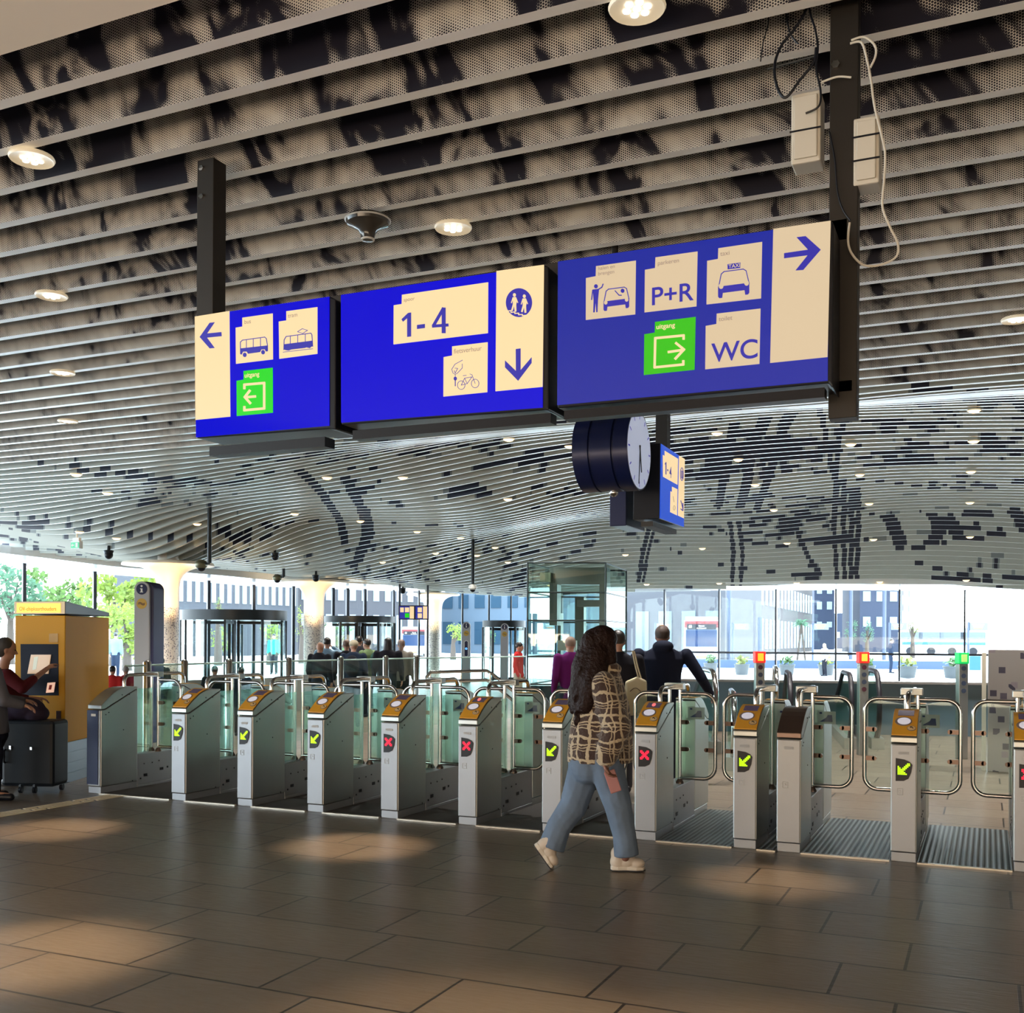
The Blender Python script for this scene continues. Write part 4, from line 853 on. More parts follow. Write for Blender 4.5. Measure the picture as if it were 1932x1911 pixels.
# ================================================================ COLUMNS, LIFT, DOORS, RAILINGS
def terrazzo(name, base, sc, thr, dark=(.05, .04, .05)):
    m = bpy.data.materials.new(name); m.use_nodes = True; n = m.node_tree.nodes; L = m.node_tree.links; b = n['Principled BSDF']
    t = n.new('ShaderNodeTexCoord'); v1 = n.new('ShaderNodeTexVoronoi'); v1.inputs['Scale'].default_value = sc; v1.distance = 'CHEBYCHEV'; L.new(t.outputs['Object'], v1.inputs[0])
    sx_ = n.new('ShaderNodeSeparateXYZ'); L.new(v1.outputs['Color'], sx_.inputs[0])
    a = n.new('ShaderNodeMath'); a.operation = 'LESS_THAN'; a.inputs[1].default_value = .33; L.new(v1.outputs['Distance'], a.inputs[0])
    c = n.new('ShaderNodeMath'); c.operation = 'GREATER_THAN'; c.inputs[1].default_value = thr; L.new(sx_.outputs[0], c.inputs[0])
    d = n.new('ShaderNodeMath'); d.operation = 'MULTIPLY'; L.new(a.outputs[0], d.inputs[0]); L.new(c.outputs[0], d.inputs[1])
    r = n.new('ShaderNodeValToRGB'); r.color_ramp.elements[0].color = (*dark, 1); r.color_ramp.elements[1].color = (.35, .30, .34, 1); L.new(sx_.outputs[1], r.inputs[0])
    mx = n.new('ShaderNodeMix'); mx.data_type = 'RGBA'; mx.inputs[6].default_value = (*base, 1); L.new(d.outputs[0], mx.inputs[0]); L.new(r.outputs[0], mx.inputs[7]); L.new(mx.outputs[2], b.inputs['Base Color']); b.inputs['Roughness'].default_value = .45
    return m
TER = terrazzo('speckled_tile', (.70, .62, .54), 26, .45); TERB = terrazzo('speckled_block', (.40, .37, .36), 9, .45, (.02, .02, .06))
COLW = mat('column_white', (.80, .72, .60), .35)
for px, Z, ytile, ydisc, hw, fl, lab in ((317, 28, 1146, 1064, 20, 84, 'white flared column with speckled base, leftmost and nearest of the three'), (592, 36, 1161, 1097, 19, 62, 'white flared column with speckled base, middle one of the three'), (817, 42, 1172, 1121, 16, 50, 'white flared column with speckled base, rightmost of the three')):
    c = onfloor(px, Z); rs = hw/FPX*Z; zt = PZ(px, ytile, Z).z; zd = PZ(px, ydisc, Z).z; rf = fl/FPX*Z
    r = thing('flared_column', lab, 'column', c, group='flared columns of the hall')
    mb = MB(); mb.lathe([(rs*.985, 0), (rs*.985, zt)], c, 40); mb.build('speckled_base', TER, r, smooth=True)
    prof = [(rs, zt), (rs, zt+(zd-zt)*.30)]
    for k in range(1, 15): a = k/14; prof.append((rs+(rf-rs)*(a**2.6), zt+(zd-zt)*(.30+.66*(1-(1-a)**1.9))))
    prof += [(rf, zd-.01), (rf*.98, zd+.03), (rs, zd+.05), (rs, zd+.3)]
    mb = MB(); mb.lathe(prof, c, 56); mb.build('flared_top', COLW, r, smooth=True)
    # uplighters of the column
    l = light('column_uplight', 'SPOT', (0, 0, 0), 170, (1, .70, .38), spot_size=math.radians(95), spot_blend=.7, shadow_soft_size=.1)
    tow = (V((EYE.x, EYE.y, 0))-V((c.x, c.y, 0))).normalized(); l.location = c+tow*(rs+1.3)+V((0, 0, zt-.1)); aim(l, c+V((0, 0, zd-.2)))
# ---- glass lift shaft
GD = mat('lift_frame', (.05, .07, .075), .4, .4)
C0 = onfloor(1142, 24); H0 = PZ(1142, 1062, 24).z
dl_ = V((-CC, -S*0+.0, 0)); A0 = onfloor(995, 24.0); D0 = onfloor(1181, 26.6); B0 = A0+(D0-C0)
lf = thing('glass_lift', 'glass lift shaft with dark steel frame in the middle of the hall', 'lift', C0)
mb = MB()
for p in (A0, C0, D0, B0): mb.tube([p, p+V((0, 0, H0))], .022, 8)
for zz_ in (H0, PZ(1142, 1118, 24).z, PZ(1142, 1171, 24).z, 1.18, .55, .05):
    for a, b_ in ((A0, C0), (C0, D0), (D0, B0), (B0, A0)): mb.tube([a+V((0, 0, zz_)), b_+V((0, 0, zz_))], .018, 6)
mb.build('shaft_frame', GD, lf)
for a, b_ in ((A0, C0), (C0, D0), (D0, B0), (B0, A0)):
    mb = MB(); mb.quad([a, b_, b_+V((0, 0, H0)), a+V((0, 0, H0))]); mb.build('glass_wall', glass('lift_pane', (.72, .86, .82), .12), lf, normals=False)
# steel portal, guide rails and machinery inside
ex = (C0-A0).normalized(); ey = (D0-C0).normalized(); wx = (C0-A0).length; wy = (D0-C0).length
P_ = lambda a, b_, z: A0+ex*(a*wx)+ey*(b_*wy)+V((0, 0, z))
def lb(mb, a0, a1, b0, b1, z0, z1): mb.hexa([P_(a0,b0,z0), P_(a1,b0,z0), P_(a1,b1,z0), P_(a0,b1,z0), P_(a0,b0,z1), P_(a1,b0,z1), P_(a1,b1,z1), P_(a0,b1,z1)])
GM = mat('lift_grey', (.16, .19, .19), .35, .3)
mb = MB(); lb(mb, .17, .27, .3, .45, 1.9, H0-.05); lb(mb, .83, .93, .3, .45, 1.7, H0-.05); lb(mb, .27, .83, .3, .45, H0-.45, H0-.05); mb.build('portal', GM, lf)
mb = MB(); lb(mb, .5, .83, .4, .55, 2.35, H0-.8); mb.build('counterweight', GM, lf)
mb = MB(); lb(mb, .44, .56, .5, .6, 0, 2.6); lb(mb, .22, .25, .5, .6, 0, 2.2); lb(mb, .17, .20, .6, .7, 0, 2.2); mb.build('guide_rail', mat('rail_green', (.06, .09, .09), .3, .5), lf)
mb = MB(); lb(mb, .38, .62, .02, .06, 1.32, 1.55); mb.build('call_panel', WHITE, lf)
mb = MB(); lb(mb, .10, .24, .15, .30, H0-.42, H0-.2); mb.build('junction', mat('green_grey', (.12, .15, .10), .5), lf)
mb = MB(); lb(mb, .0, 1.0, .0, .02, .0, .52); mb.build('base_panel', mat('petrol_panel', (.01, .05, .07), .25), lf)
# ---- revolving doors
def rev(px0, px1, yt, yb_, Z, lab):
    a = onfloor(px0, Z); b_ = onfloor(px1, Z); c = (a+b_)/2; R = (b_-a).length/2; zt = PZ((px0+px1)/2, yt, Z).z; zb_ = PZ((px0+px1)/2, yb_, Z-R).z
    r = thing('revolving_door', lab, 'revolving door', c, group='revolving doors in the glass front')
    mb = MB(); mb.lathe([(R-.12, zb_), (R, zb_), (R, zt), (R-.12, zt)], c, 48); mb.build('header_drum', DARK, r, smooth=True)
    for k in range(4):
        t = k*math.pi/2+.5; mb = MB(); d = V((math.cos(t), math.sin(t), 0)); e = V((-d.y, d.x, 0))*.035
        for q in (R*.06, R*.88): mb.prism([c+d*q-e, c+d*(q+.09)-e, c+d*(q+.09)+e, c+d*q+e], [x+V((0, 0, zb_)) for x in (c+d*q-e, c+d*(q+.09)-e, c+d*(q+.09)+e, c+d*q+e)])
        for z in (.0, zb_-.12): mb.prism([c+d*(R*.06)-e+V((0,0,z)), c+d*(R*.92)-e+V((0,0,z)), c+d*(R*.92)+e+V((0,0,z)), c+d*(R*.06)+e+V((0,0,z))], [x+V((0, 0, z+.1)) for x in (c+d*(R*.06)-e, c+d*(R*.92)-e, c+d*(R*.92)+e, c+d*(R*.06)+e)])
        w_ = mb.build('wing_frame', DARK, r); mb = MB(); mb.quad([c+d*R*.06, c+d*R*.92, c+d*R*.92+V((0, 0, zb_)), c+d*R*.06+V((0, 0, zb_))]); mb.build('wing_pane', GLASST, w_, normals=False)
    vdir = math.atan2(-c.y, -c.x)
    for s_ in (-1, 1):
        a0 = vdir+s_*.55; a1 = vdir+s_*1.57; n_ = 10; mb = MB(); L_ = [c+V((R*.97*math.cos(a0+(a1-a0)*i/n_), R*.97*math.sin(a0+(a1-a0)*i/n_), 0)) for i in range(n_+1)]
        for i in range(n_): mb.quad([L_[i], L_[i+1], L_[i+1]+V((0, 0, zb_)), L_[i]+V((0, 0, zb_))])
        mb.build('curved_pane', GLASST, r, normals=False)
        for p in (L_[0], L_[-1]): mb = MB(); mb.tube([p, p+V((0, 0, zb_))], .05, 8); mb.build('door_jamb', DARK, r)
rev(343, 540, 1152, 1169, 36.2, 'large revolving door with dark header behind the leftmost columns')
rev(610, 746, 1163, 1174, 38.6, 'revolving door with dark header behind the waiting group, right of middle column')
rev(910, 992, 1171, 1183, 41.0, 'small far revolving door just left of the glass lift')
# ---- glass railing with steel posts beyond the gates
RP = [(230, 12.2), (278, 12.6), (348, 13.2), (432, 14.0), (545, 15.2), (643, 16.3), (728, 17.3), (786, 18.0), (995, 20.5)]
rl = thing('glass_railing', 'long glass railing with round steel posts beyond the left gates', 'railing', onfloor(545, 15.2))
for i, (px, Z) in enumerate(RP):
    p = onfloor(px, Z)
    if 0 < i < len(RP)-1:
        mb = MB(); mb.tube([p, p+V((0, 0, 1.27)), p+V((0, 0, 1.29)), p+V((0, 0, 1.30))], [.047, .047, .035, .01], 16); mb.build('post', STEELP, rl, smooth=True)
    if i < len(RP)-1:
        q = onfloor(*RP[i+1]); d = (q-p).normalized()*.06; mb = MB(); mb.quad([p+d+V((0, 0, .08)), q-d+V((0, 0, .08)), q-d+V((0, 0, 1.24)), p+d+V((0, 0, 1.24))]); g_ = mb.build('glass_panel', GLASSG, rl, normals=False)
        mb = MB(); mb.tube([p+d+V((0, 0, 1.24)), q-d+V((0, 0, 1.24))], .012, 6); mb.build('top_edge', mat('glass_edge', (.45, .65, .62), .2), g_)
for (x0, Z0), (x1, Z1), lab in (((150, 19.5), (640, 24), 'low grey wall panel seen through the glass railing'),):
    a, b_ = onfloor(x0, Z0), onfloor(x1, Z1); mb = MB(); d = (b_-a).normalized(); mb.box((a+b_)/2+V((0, 0, .36)), ((b_-a).length, .14, .72), rot=Matrix.Rotation(math.atan2(d.y, d.x), 3, 'Z')); o = mb.build('low_wall', mat('low_wall_grey', (.30, .28, .27), .6)); tag(o, lab, 'wall')
# stair handrail, double steel tube over the stair opening
sr = thing('stair_handrail', 'double steel handrail sloping down a stair, left of the plaid jacket', 'handrail', onfloor(860, 14.5))
for dz, dx in ((0, 0), (18, 3)):
    P3 = [PZ(805+dx, 1300, 13.6), PZ(805+dx, 1277+dz, 13.6), PZ(812+dx, 1268+dz, 13.6), PZ(918, 1265+dz, 14.2), PZ(930, 1272+dz, 14.2), PZ(1000, 1330+dz, 14.4)]
    mb = MB(); mb.tube(P3, .022, 10); mb.build('rail_tube', STEELP, sr, smooth=True)
for px in (812, 870, 925):
    a = onfloor(px, 14.0); mb = MB(); mb.tube([a, a+V((0, 0, 1.12))], .015, 8); mb.build('baluster', STEELP, sr)
a, b_ = onfloor(808, 13.7), onfloor(925, 14.3); mb = MB(); mb.quad([a, b_, b_+V((0, 0, 1.0)), a+V((0, 0, 1.0))]); mb.build('glass_panel', GLASSG, sr, normals=False)
# ---- escalator balustrades
HRB = mat('rubber_black', (.015, .013, .02), .45)
def balus(px, Z, lab, hr, col=STEELP, L_=3.0, top=1.0, ang=0.0, glassm=GLASSG):
    p = onfloor(px, Z); r = thing('escalator_balustrade', lab, 'escalator', p, group='escalator balustrades beyond the right gates'); d = V((math.sin(ang), math.cos(ang), 0)); R = top/2-.06
    out_ = []
    for k in range(13): a = -math.pi/2+math.pi*k/12; out_.append(p+d*(R-R*math.cos(a))+V((0, 0, .12+R+R*math.sin(a))))
    out_ += [p+d*(L_*.5)+V((0, 0, top)), p+d*L_+V((0, 0, top*.45)), p+d*(L_+.01)+V((0, 0, .12))]
    mb = MB(); mb.tube(out_[:-1], .038, 10, flat=((math.cos(ang), -math.sin(ang), 0), 1.0)); mb.build('handrail_belt', hr, r, smooth=True)
    mb = MB(); n_ = V((math.cos(ang), -math.sin(ang), 0))*.006; mb.prism([x-n_ for x in out_], [x+n_ for x in out_]); mb.build('glass_side', glassm, r)
    s_ = V((math.cos(ang), -math.sin(ang), 0))*.09; mb = MB(); q = [p+d*.15-s_, p+d*L_-s_, p+d*L_+s_, p+d*.15+s_]; mb.prism(q, [x+V((0, 0, .16)) for x in q]); mb.build('skirt', STEEL, r)
balus(1352, 14.6, 'steel edged glass escalator balustrade right of the man in black coat', STEELP, ang=-.35, L_=3.4, top=1.13)
balus(1386, 12.6, 'near glass escalator side low behind the open gate lane', STEELP, ang=-.25, L_=2.2, top=.92)
balus(1466, 17.6, 'glass escalator balustrade with steel rail left of the black newel', STEELP, ang=-.2, top=1.10)
balus(1492, 14.4, 'escalator balustrade with black belt between the two red signal pillars', HRB, ang=-.2, top=1.10)
balus(1608, 15.2, 'escalator balustrade with black belt left beside the second red signal pillar', HRB, ang=-.2, top=1.08)
balus(1660, 15.2, 'escalator balustrade with black belt right of the second red signal pillar', HRB, ang=-.2, top=1.12)
# ---- signal pillars
def pillar(px, yt, Z, col, lab):
    p = onfloor(px, Z); zt = PZ(px, yt, Z).z; h_ = (yt*0+8.5)/FPX*Z; r = thing('signal_pillar', lab, 'signal pillar', p, rz=0, group='steel pillars with lit square signals')
    rot = Matrix.Rotation(TH, 3, 'Z'); c3 = lambda x, y, z: p+rot @ V((x, y, z))
    mb = MB(); mb.box(c3(0, 0, (zt-.15)/2), (2*h_, .12, zt-.15), rot=rot); mb.build('shaft', STEEL, r, bevel=.006)
    mb = MB(); mb.box(c3(0, 0, zt-.075), (2*h_+.02, .14, .15), rot=rot); q = mb.build('lamp_housing', mat('lamp_red' if col == 'r' else 'lamp_green', (.6, .02, .02) if col == 'r' else (.02, .4, .1), .4, emit=(1, .03, .02) if col == 'r' else (0, .55, .12), es=.9), r, bevel=.008)
    mb = MB(); mb.box(c3(0, -.075, zt-.075), (2*h_*.62, .02, .10), rot=rot); mb.build('lamp_lens', mat('lens_amber' if col == 'r' else 'lens_green', (.8, .4, .1), .4, emit=(1, .36, .01) if col == 'r' else (.0, 1, .16), es=1.5 if col == 'r' else 1.1), q, bevel=.004)
    for k in range(4):
        mb = MB(); mb.lathe([(h_*.52, 0), (h_*.52, .006)], c3(0, -.061, zt-.21-k*.1), 18, axis=tuple(rot @ V((0, -1, 0)))); mb.build('round_button', mat('button_a', (.10, .03, .05), .4) if k in (0, 3) and col == 'r' else mat('button_b', (.05, .07, .12), .4), r)
pillar(1433, 1229, 14.2, 'r', 'steel pillar with red and amber square lamp, leftmost of the three signal pillars')
pillar(1628, 1230, 14.6, 'r', 'steel pillar with red and amber square lamp, middle of the three signal pillars')
pillar(1815, 1231, 14.2, 'g', 'steel pillar with green square lamp near the speckled block')
# ---- speckled block
a = onfloor(1864, 12.8); b_ = onfloor(2080, 12.2); zt = PZ(1900, 1226, 12.6).z; d = (b_-a).normalized(); n_ = V((-d.y, d.x, 0))*.5
mb = MB(); q = [a, b_, b_+n_, a+n_]; mb.prism(q, [x+V((0, 0, zt)) for x in q]); o = mb.build('speckled_wall_block', TERB, bevel=.01); tag(o, 'grey wall block speckled with dark stone chips at the right edge', 'wall block')
p = onfloor(1857, 12.9); mb = MB(); mb.box(p+V((0, 0, zt/2-.02)), (.05, .06, zt-.04)); o = mb.build('steel_edge_post', STEEL); tag(o, 'thin steel post along left side of the speckled block', 'post')
# ---- information totems
def totem(px, Z, w_px, yt, lab, extra=False, ring=False):
    p = onfloor(px, Z); w_ = w_px/FPX*Z; zt = PZ(px, yt, Z).z; rot = Matrix.Rotation(TH*.9, 3, 'Z'); R = w_/2; r = thing('information_totem', lab, 'information column', p, group='round-topped information columns')
    F = [(-R, 0), (-R, zt-R)]+[(-R*math.cos(math.pi*k/14), zt-R+R*math.sin(math.pi*k/14)) for k in range(1, 14)]+[(R, zt-R), (R, 0)]
    c3 = lambda x, y, z: p+rot @ V((x, y, z))
    mb = MB(); mb.prism([c3(x, -.06, z) for x, z in F], [c3(x, .0, z) for x, z in F]); mb.build('grey_front', mat('totem_grey', (.42, .42, .44), .4), r, bevel=.008)
    mb = MB(); mb.prism([c3(x+(.04 if extra else .0), .0, z) for x, z in F], [c3(x+(.12 if extra else 0), .22, z*.995) for x, z in F]); mb.build('blue_back', mat('totem_blue', (.03, .04, .13), .35), r, bevel=.008)
    mb = MB(); mb.prism([c3(x, -.066, z) for x, z in [(R*.72*math.cos(t), zt-R+R*.72*math.sin(t)) for t in np.linspace(0, 6.283, 29)[:-1]]], [c3(x, -.060, z) for x, z in [(R*.72*math.cos(t), zt-R+R*.72*math.sin(t)) for t in np.linspace(0, 6.283, 29)[:-1]]]); ds = mb.build('round_sign', NAVY, r)
    mb = MB(); mb.prism([c3(R*.13*x, -.07, zt-R-R*.08+R*.36*z) for x, z in ((-1.6,-1),(1.6,-1),(1.6,-.75),(.9,-.75),(.9,.45),(-1.5,.45),(-1.5,.2),(-.8,.2),(-.8,-.75),(-1.6,-.75))], [c3(R*.13*x, -.067, zt-R-R*.08+R*.36*z) for x, z in ((-1.6,-1),(1.6,-1),(1.6,-.75),(.9,-.75),(.9,.45),(-1.5,.45),(-1.5,.2),(-.8,.2),(-.8,-.75),(-1.6,-.75))])
    mb.lathe([(R*.14, 0), (R*.14, .004)], c3(0, -.066, zt-R+R*.38), 12, axis=tuple(rot @ V((0, -1, 0)))); mb.build('letter_i', WHITE, ds)
    zc = zt-R-2*R*.95; mb = MB(); mb.lathe([(R*.68, 0), (R*.68, .005)], c3(0, -.060, zc), 26, axis=tuple(rot @ V((0, -1, 0)))); yd = mb.build('yellow_disc', mat('totem_yellow', (.60, .36, .05), .45), r)
    mb = MB(); arc_ = [c3(R*(-.42+.84*k/10), -.068, zc+R*.10*math.sin(2*math.pi*k/10)+R*(.08 if s2_ else -.08)) for s2_ in (0, 1) for k in range(11)]
    mb.tube(arc_[:11], R*.045, 6); mb.tube(arc_[11:], R*.045, 6); mb.build('wave_logo', BRONZE, yd)
    if ring:
        z0 = zt*.56; pts_ = [c3(R*.5*math.cos(t), -.066, z0+(R*1.5 if math.sin(t) > 0 else -R*1.5)+R*.5*math.sin(t)) for t in np.linspace(0, 6.283, 25)[:-1]]
        mb = MB(); mb.tube(pts_, R*.09, 6, closed=True); mb.build('call_ring', WHITE, r); mb = MB()
        mb.prism([c3(x, -.064, z) for x, z in [(R*.42*math.cos(t), z0+(R*1.5 if math.sin(t) > 0 else -R*1.5)+R*.42*math.sin(t)) for t in np.linspace(0, 6.283, 25)[:-1]]], [c3(x, -.061, z) for x, z in [(R*.42*math.cos(t), z0+(R*1.5 if math.sin(t) > 0 else -R*1.5)+R*.42*math.sin(t)) for t in np.linspace(0, 6.283, 25)[:-1]]]); mb.build('call_plate', NAVY, r)
        mb = MB(); mb.lathe([(R*.3, 0), (R*.3, .004)], c3(0, -.066, z0), 14, axis=tuple(rot @ V((0, -1, 0)))); mb.build('blue_lamp', mat('blue_led', (.1, .3, .8), .4, emit=(.1, .4, 1), es=1.2), r)
totem(270, 15.8, 29, 1097, 'tall grey and blue information totem beside the leftmost column', extra=True)
totem(880, 38, 15, 1173, 'far information totem with blue lit call point, left of the two by the lift', ring=True)
totem(952, 36, 14, 1176, 'far information totem right beside the small revolving door')
# ---- far small direction sign
ZS = (surf(780, 1109)-EYE).dot(F_)-1.3
r = thing('far_direction_sign', 'small far blue sign hung on two rods between middle and right column', 'sign', PZ(780, 1155, ZS))
def f3(mb, poly, d0, d1): mb.prism([PZ(x, y, ZS-d0) for x, y in poly], [PZ(x, y, ZS-d1) for x, y in poly])
mb = MB(); f3(mb, [(752,1142),(809,1142),(809,1169),(752,1169)], -.1, 0); mb.build('housing', NAVY, r)
mb = MB(); f3(mb, [(754,1144),(781,1144),(781,1167),(754,1167)], 0, .01); mb.build('blue_panel', BLUE2, r); mb = MB(); f3(mb, [(784,1144),(807,1144),(807,1167),(784,1167)], 0, .01); mb.build('blue_panel', BLUE2, r)
for pl, m_ in (([(755,1146),(762,1146),(762,1155),(755,1155)], CREAM), ([(764,1146),(772,1146),(772,1155),(764,1155)], CREAM), ([(773,1144),(781,1144),(781,1167),(773,1167)], CREAM), ([(764,1157),(772,1157),(772,1165),(764,1165)], GREENL), ([(788,1146),(796,1146),(796,1155),(788,1155)], CREAM), ([(788,1157),(796,1157),(796,1166),(788,1166)], CREAM), ([(798,1144),(806,1144),(806,1167),(798,1167)], CREAM)):
    mb = MB(); f3(mb, pl, .01, .02); mb.build('pictogram_tile', m_, r)
for px, y0 in ((754, 1105), (807, 1105)):
    a = surf(px, y0) if False else PZ(px, 1142, ZS); z = Hs(a.x, a.y)[0]+.03; mb = MB(); mb.tube([a, V((a.x, a.y, z))], .04, 8); mb.build('rod', DARK, r)
    b_ = PZ(px, 1169, ZS); mb = MB(); mb.tube([V((b_.x, b_.y, 0)), b_], .035, 8); mb.build('support_pole', DARK, r)
# ---- tactile guidance strip
mt = mat('guide_tile', (.85, .72, .52), .35); k_ = 0
a0 = PH(262, 1497, 0); a1 = PH(-60, 1552, 0); d = (a1-a0).normalized(); n_ = V((-d.y, d.x, 0)); Lt = (a1-a0).length; w_ = (PH(0, 1552, 0)-PH(0, 1530, 0)).length
mb = MB(); i = 0; x = 0
while x < Lt:
    for j in range(4):
        o_ = a0+d*(x+.12*(j % 2))+n_*(-(j*.058)); mb.hexa([o_, o_+d*.52, o_+d*.52-n_*.034, o_-n_*.034]+[q+V((0, 0, .005)) for q in (o_, o_+d*.52, o_+d*.52-n_*.034, o_-n_*.034)])
    x += .56
mb.build('trim_3', mt)['kind'] = 'structure'

# ---- yellow card kiosk
KC = onfloor(123, 11.3); KD = onfloor(206, 12.5); KA = onfloor(28, 11.5); KB = KA+(KD-KC)
kx = (KC-KA).normalized(); ky = (KD-KC).normalized(); kn = V((kx.y, -kx.x, 0))
zT, zM, zB = PZ(123, 1134, 11.3).z, PZ(123, 1161, 11.3).z, PZ(123, 1402, 11.3).z
ks = thing('card_kiosk', 'yellow card vending kiosk with dark screen recess and lit header', 'kiosk', KC)
q = [KA, KC, KD, KB]
mb = MB(); mb.prism([x+V((0, 0, zB)) for x in q], [x+V((0, 0, zM)) for x in q]); mb.build('yellow_body', KYEL, ks, bevel=.01)
cen = sum(q, V())/4; q2 = [cen+(x-cen)*.97 for x in q]
mb = MB()
for k in range(4): z0 = zB*k/4; mb.prism([x+V((0, 0, z0+.006)) for x in q2], [x+V((0, 0, z0+zB/4-.006)) for x in q2])
mb.prism([cen+(x-cen)*.95 for x in q], [cen+(x-cen)*.95+V((0, 0, zB)) for x in q]); mb.build('panelled_base', mat('base_blue_grey', (.20, .27, .33), .35, .3), ks)
top = [KA+V((0, 0, zM+.015)), KC+V((0, 0, zM+.015)), KD+V((0, 0, zM+.015)), KB+V((0, 0, zM+.015))]; hi = [KA+V((0, 0, zT)), KC+V((0, 0, zT)), KD+V((0, 0, zM+.06)), KB+V((0, 0, zM+.06))]
mb = MB(); mb.prism(top, hi); hd = mb.build('sloped_header', mat('header_navy', (.05, .055, .08), .4), ks, bevel=.006)
mb = MB(); mb.prism([KA+kn*.004+V((0, 0, zM+.018)), KC+kn*.004+V((0, 0, zM+.018)), KC+kn*.004+V((0, 0, zT-.004)), KA+kn*.004+V((0, 0, zT-.004))], [KA+kn*.010+V((0, 0, zM+.018)), KC+kn*.010+V((0, 0, zM+.018)), KC+kn*.010+V((0, 0, zT-.004)), KA+kn*.010+V((0, 0, zT-.004))]); fa = mb.build('header_face', mat('header_face', (.6, .45, .25), .4, emit=(.7, .45, .2), es=.25), hd)
kp = lambda px, py, o_=0.0: (lambda r_: EYE+r_*((KA-EYE).dot(kn)/r_.dot(kn)))(ray(px, py))+kn*o_
def kq(poly, o0, o1, name, m, par=ks): mb = MB(); mb.prism([kp(x, y, o0) for x, y in poly], [kp(x, y, o1) for x, y in poly]); return mb.build(name, m, par)
lt = kq([(33,1138),(116,1138),(116,1156),(33,1156)], .009, .013, 'lit_panel', mat('amber_lit', (.6, .4, .05), .4, emit=(1, .55, .02), es=1.1), fa)
p = kp(38, 1152, .016); pe = kp(108, 1152, .016); mb = MB(); vs__, _ = txt('OV-chipkaarthouders', .03); wt = max(x for x, y in vs__); addtext(mb, 'OV-chipkaarthouders', p, (pe-p).normalized(), (0, 0, 1), .042, squeeze=(pe-p).length/wt*(.03/.042)); mb.build('lettering', mat('amber_ink', (.35, .15, .0), .5, emit=(.5, .2, 0), es=.5), lt, normals=False)
rc = kq([(39,1215),(110,1215),(111,1312),(40,1312)], -.002, .003, 'screen_recess', mat('recess_dark', (.004, .006, .02), .6, spec=.15))
kq([(60,1235),(97,1235),(92,1271),(53,1271)], .003, .012, 'touch_screen', mat('touch_screen', (.3, .2, .12), .3, emit=(.62, .38, .2), es=.6), rc)
kq([(66,1240),(74,1238),(70,1262),(63,1264)], .012, .014, 'screen_text', mat('screen_light', (.3, .3, .2), .3, emit=(.5, .5, .38), es=.6), rc)
kq([(91,1288),(105,1287),(102,1306),(88,1307)], .003, .012, 'card_slot_display', mat('slot_lit', (.4, .2, .1), .3, emit=(.9, .55, .4), es=.8), rc); kq([(95,1292),(100,1292),(98,1301),(93,1301)], .012, .014, 'red_card_picture', mat('red_pic', (.6, .05, .03), .4), rc)
kq([(93,1195),(110,1195),(110,1212),(93,1212)], .001, .004, 'engraved_plate', mat('yellow_plate', (.50, .25, .012), .5)); kq([(107,1341),(116,1341),(116,1362),(107,1362)], .001, .008, 'lock_plate', STEELP)
# suitcase
sc0 = onfloor(3, 10.65); sc1 = onfloor(101, 10.6); dx = (sc1-sc0).normalized(); dy = V((-dx.y, dx.x, 0)); zt = PZ(50, 1360, 10.6).z
def sx3(x, y, z): return sc0+dx*x+dy*y+V((0, 0, z))
Ls = (sc1-sc0).length; su = thing('suitcase', 'large black suitcase on small wheels standing by the yellow kiosk', 'suitcase', sc0)
mb = MB(); q = [sx3(0, 0, .07), sx3(Ls, 0, .07), sx3(Ls, .32, .07), sx3(0, .32, .07)]; mb.prism(q, [x+V((0, 0, zt-.07)) for x in q]); mb.build('shell', mat('suitcase_black', (.006, .009, .014), .5, spec=.25, noise=.2, nscale=5), su, bevel=.035)
for x in (.06, .2, Ls-.2, Ls-.05):
    mb = MB(); w_c = sx3(x, .02 if x in (.2, Ls-.2) else .27, .035); mb.lathe([(.02, -.016), (.034, -.012), (.034, .012), (.02, .016)], w_c, 16, axis=tuple(dx)); mb.box(w_c+V((0, 0, .03)), (.03, .03, .05)); mb.build('wheel', BLACK, su)
for x, z in ((.02, .95), (.02, .5), (.32, .62), (.1, .62)):
    mb = MB(); mb.box(sx3(x*1.0, -.003, z*zt), (.028, .012, .028 if x != .1 else .05)); mb.build('metal_stud', STEELP, su)
mb = MB(); mb.tube([sx3(.05, -.01, zt*.42), sx3(.05, -.035, zt*.44), sx3(.05, -.035, zt*.58), sx3(.05, -.01, zt*.6)], .011, 8); mb.build('side_handle', BLACK, su, smooth=True)
mb = MB(); mb.b2((0, 0, 0), (.01, .01, .01)); mb.v = []; mb.f = []; mb.m = []
mb.prism([sx3(.0, -.004, zt*.1), sx3(Ls, -.004, zt*.1), sx3(Ls, -.004, zt*.105), sx3(0, -.004, zt*.105)], [sx3(.0, .33, zt*.1), sx3(Ls, .33, zt*.1), sx3(Ls, .33, zt*.105), sx3(0, .33, zt*.105)]); mb.build('zip_seam', BLACK, su)
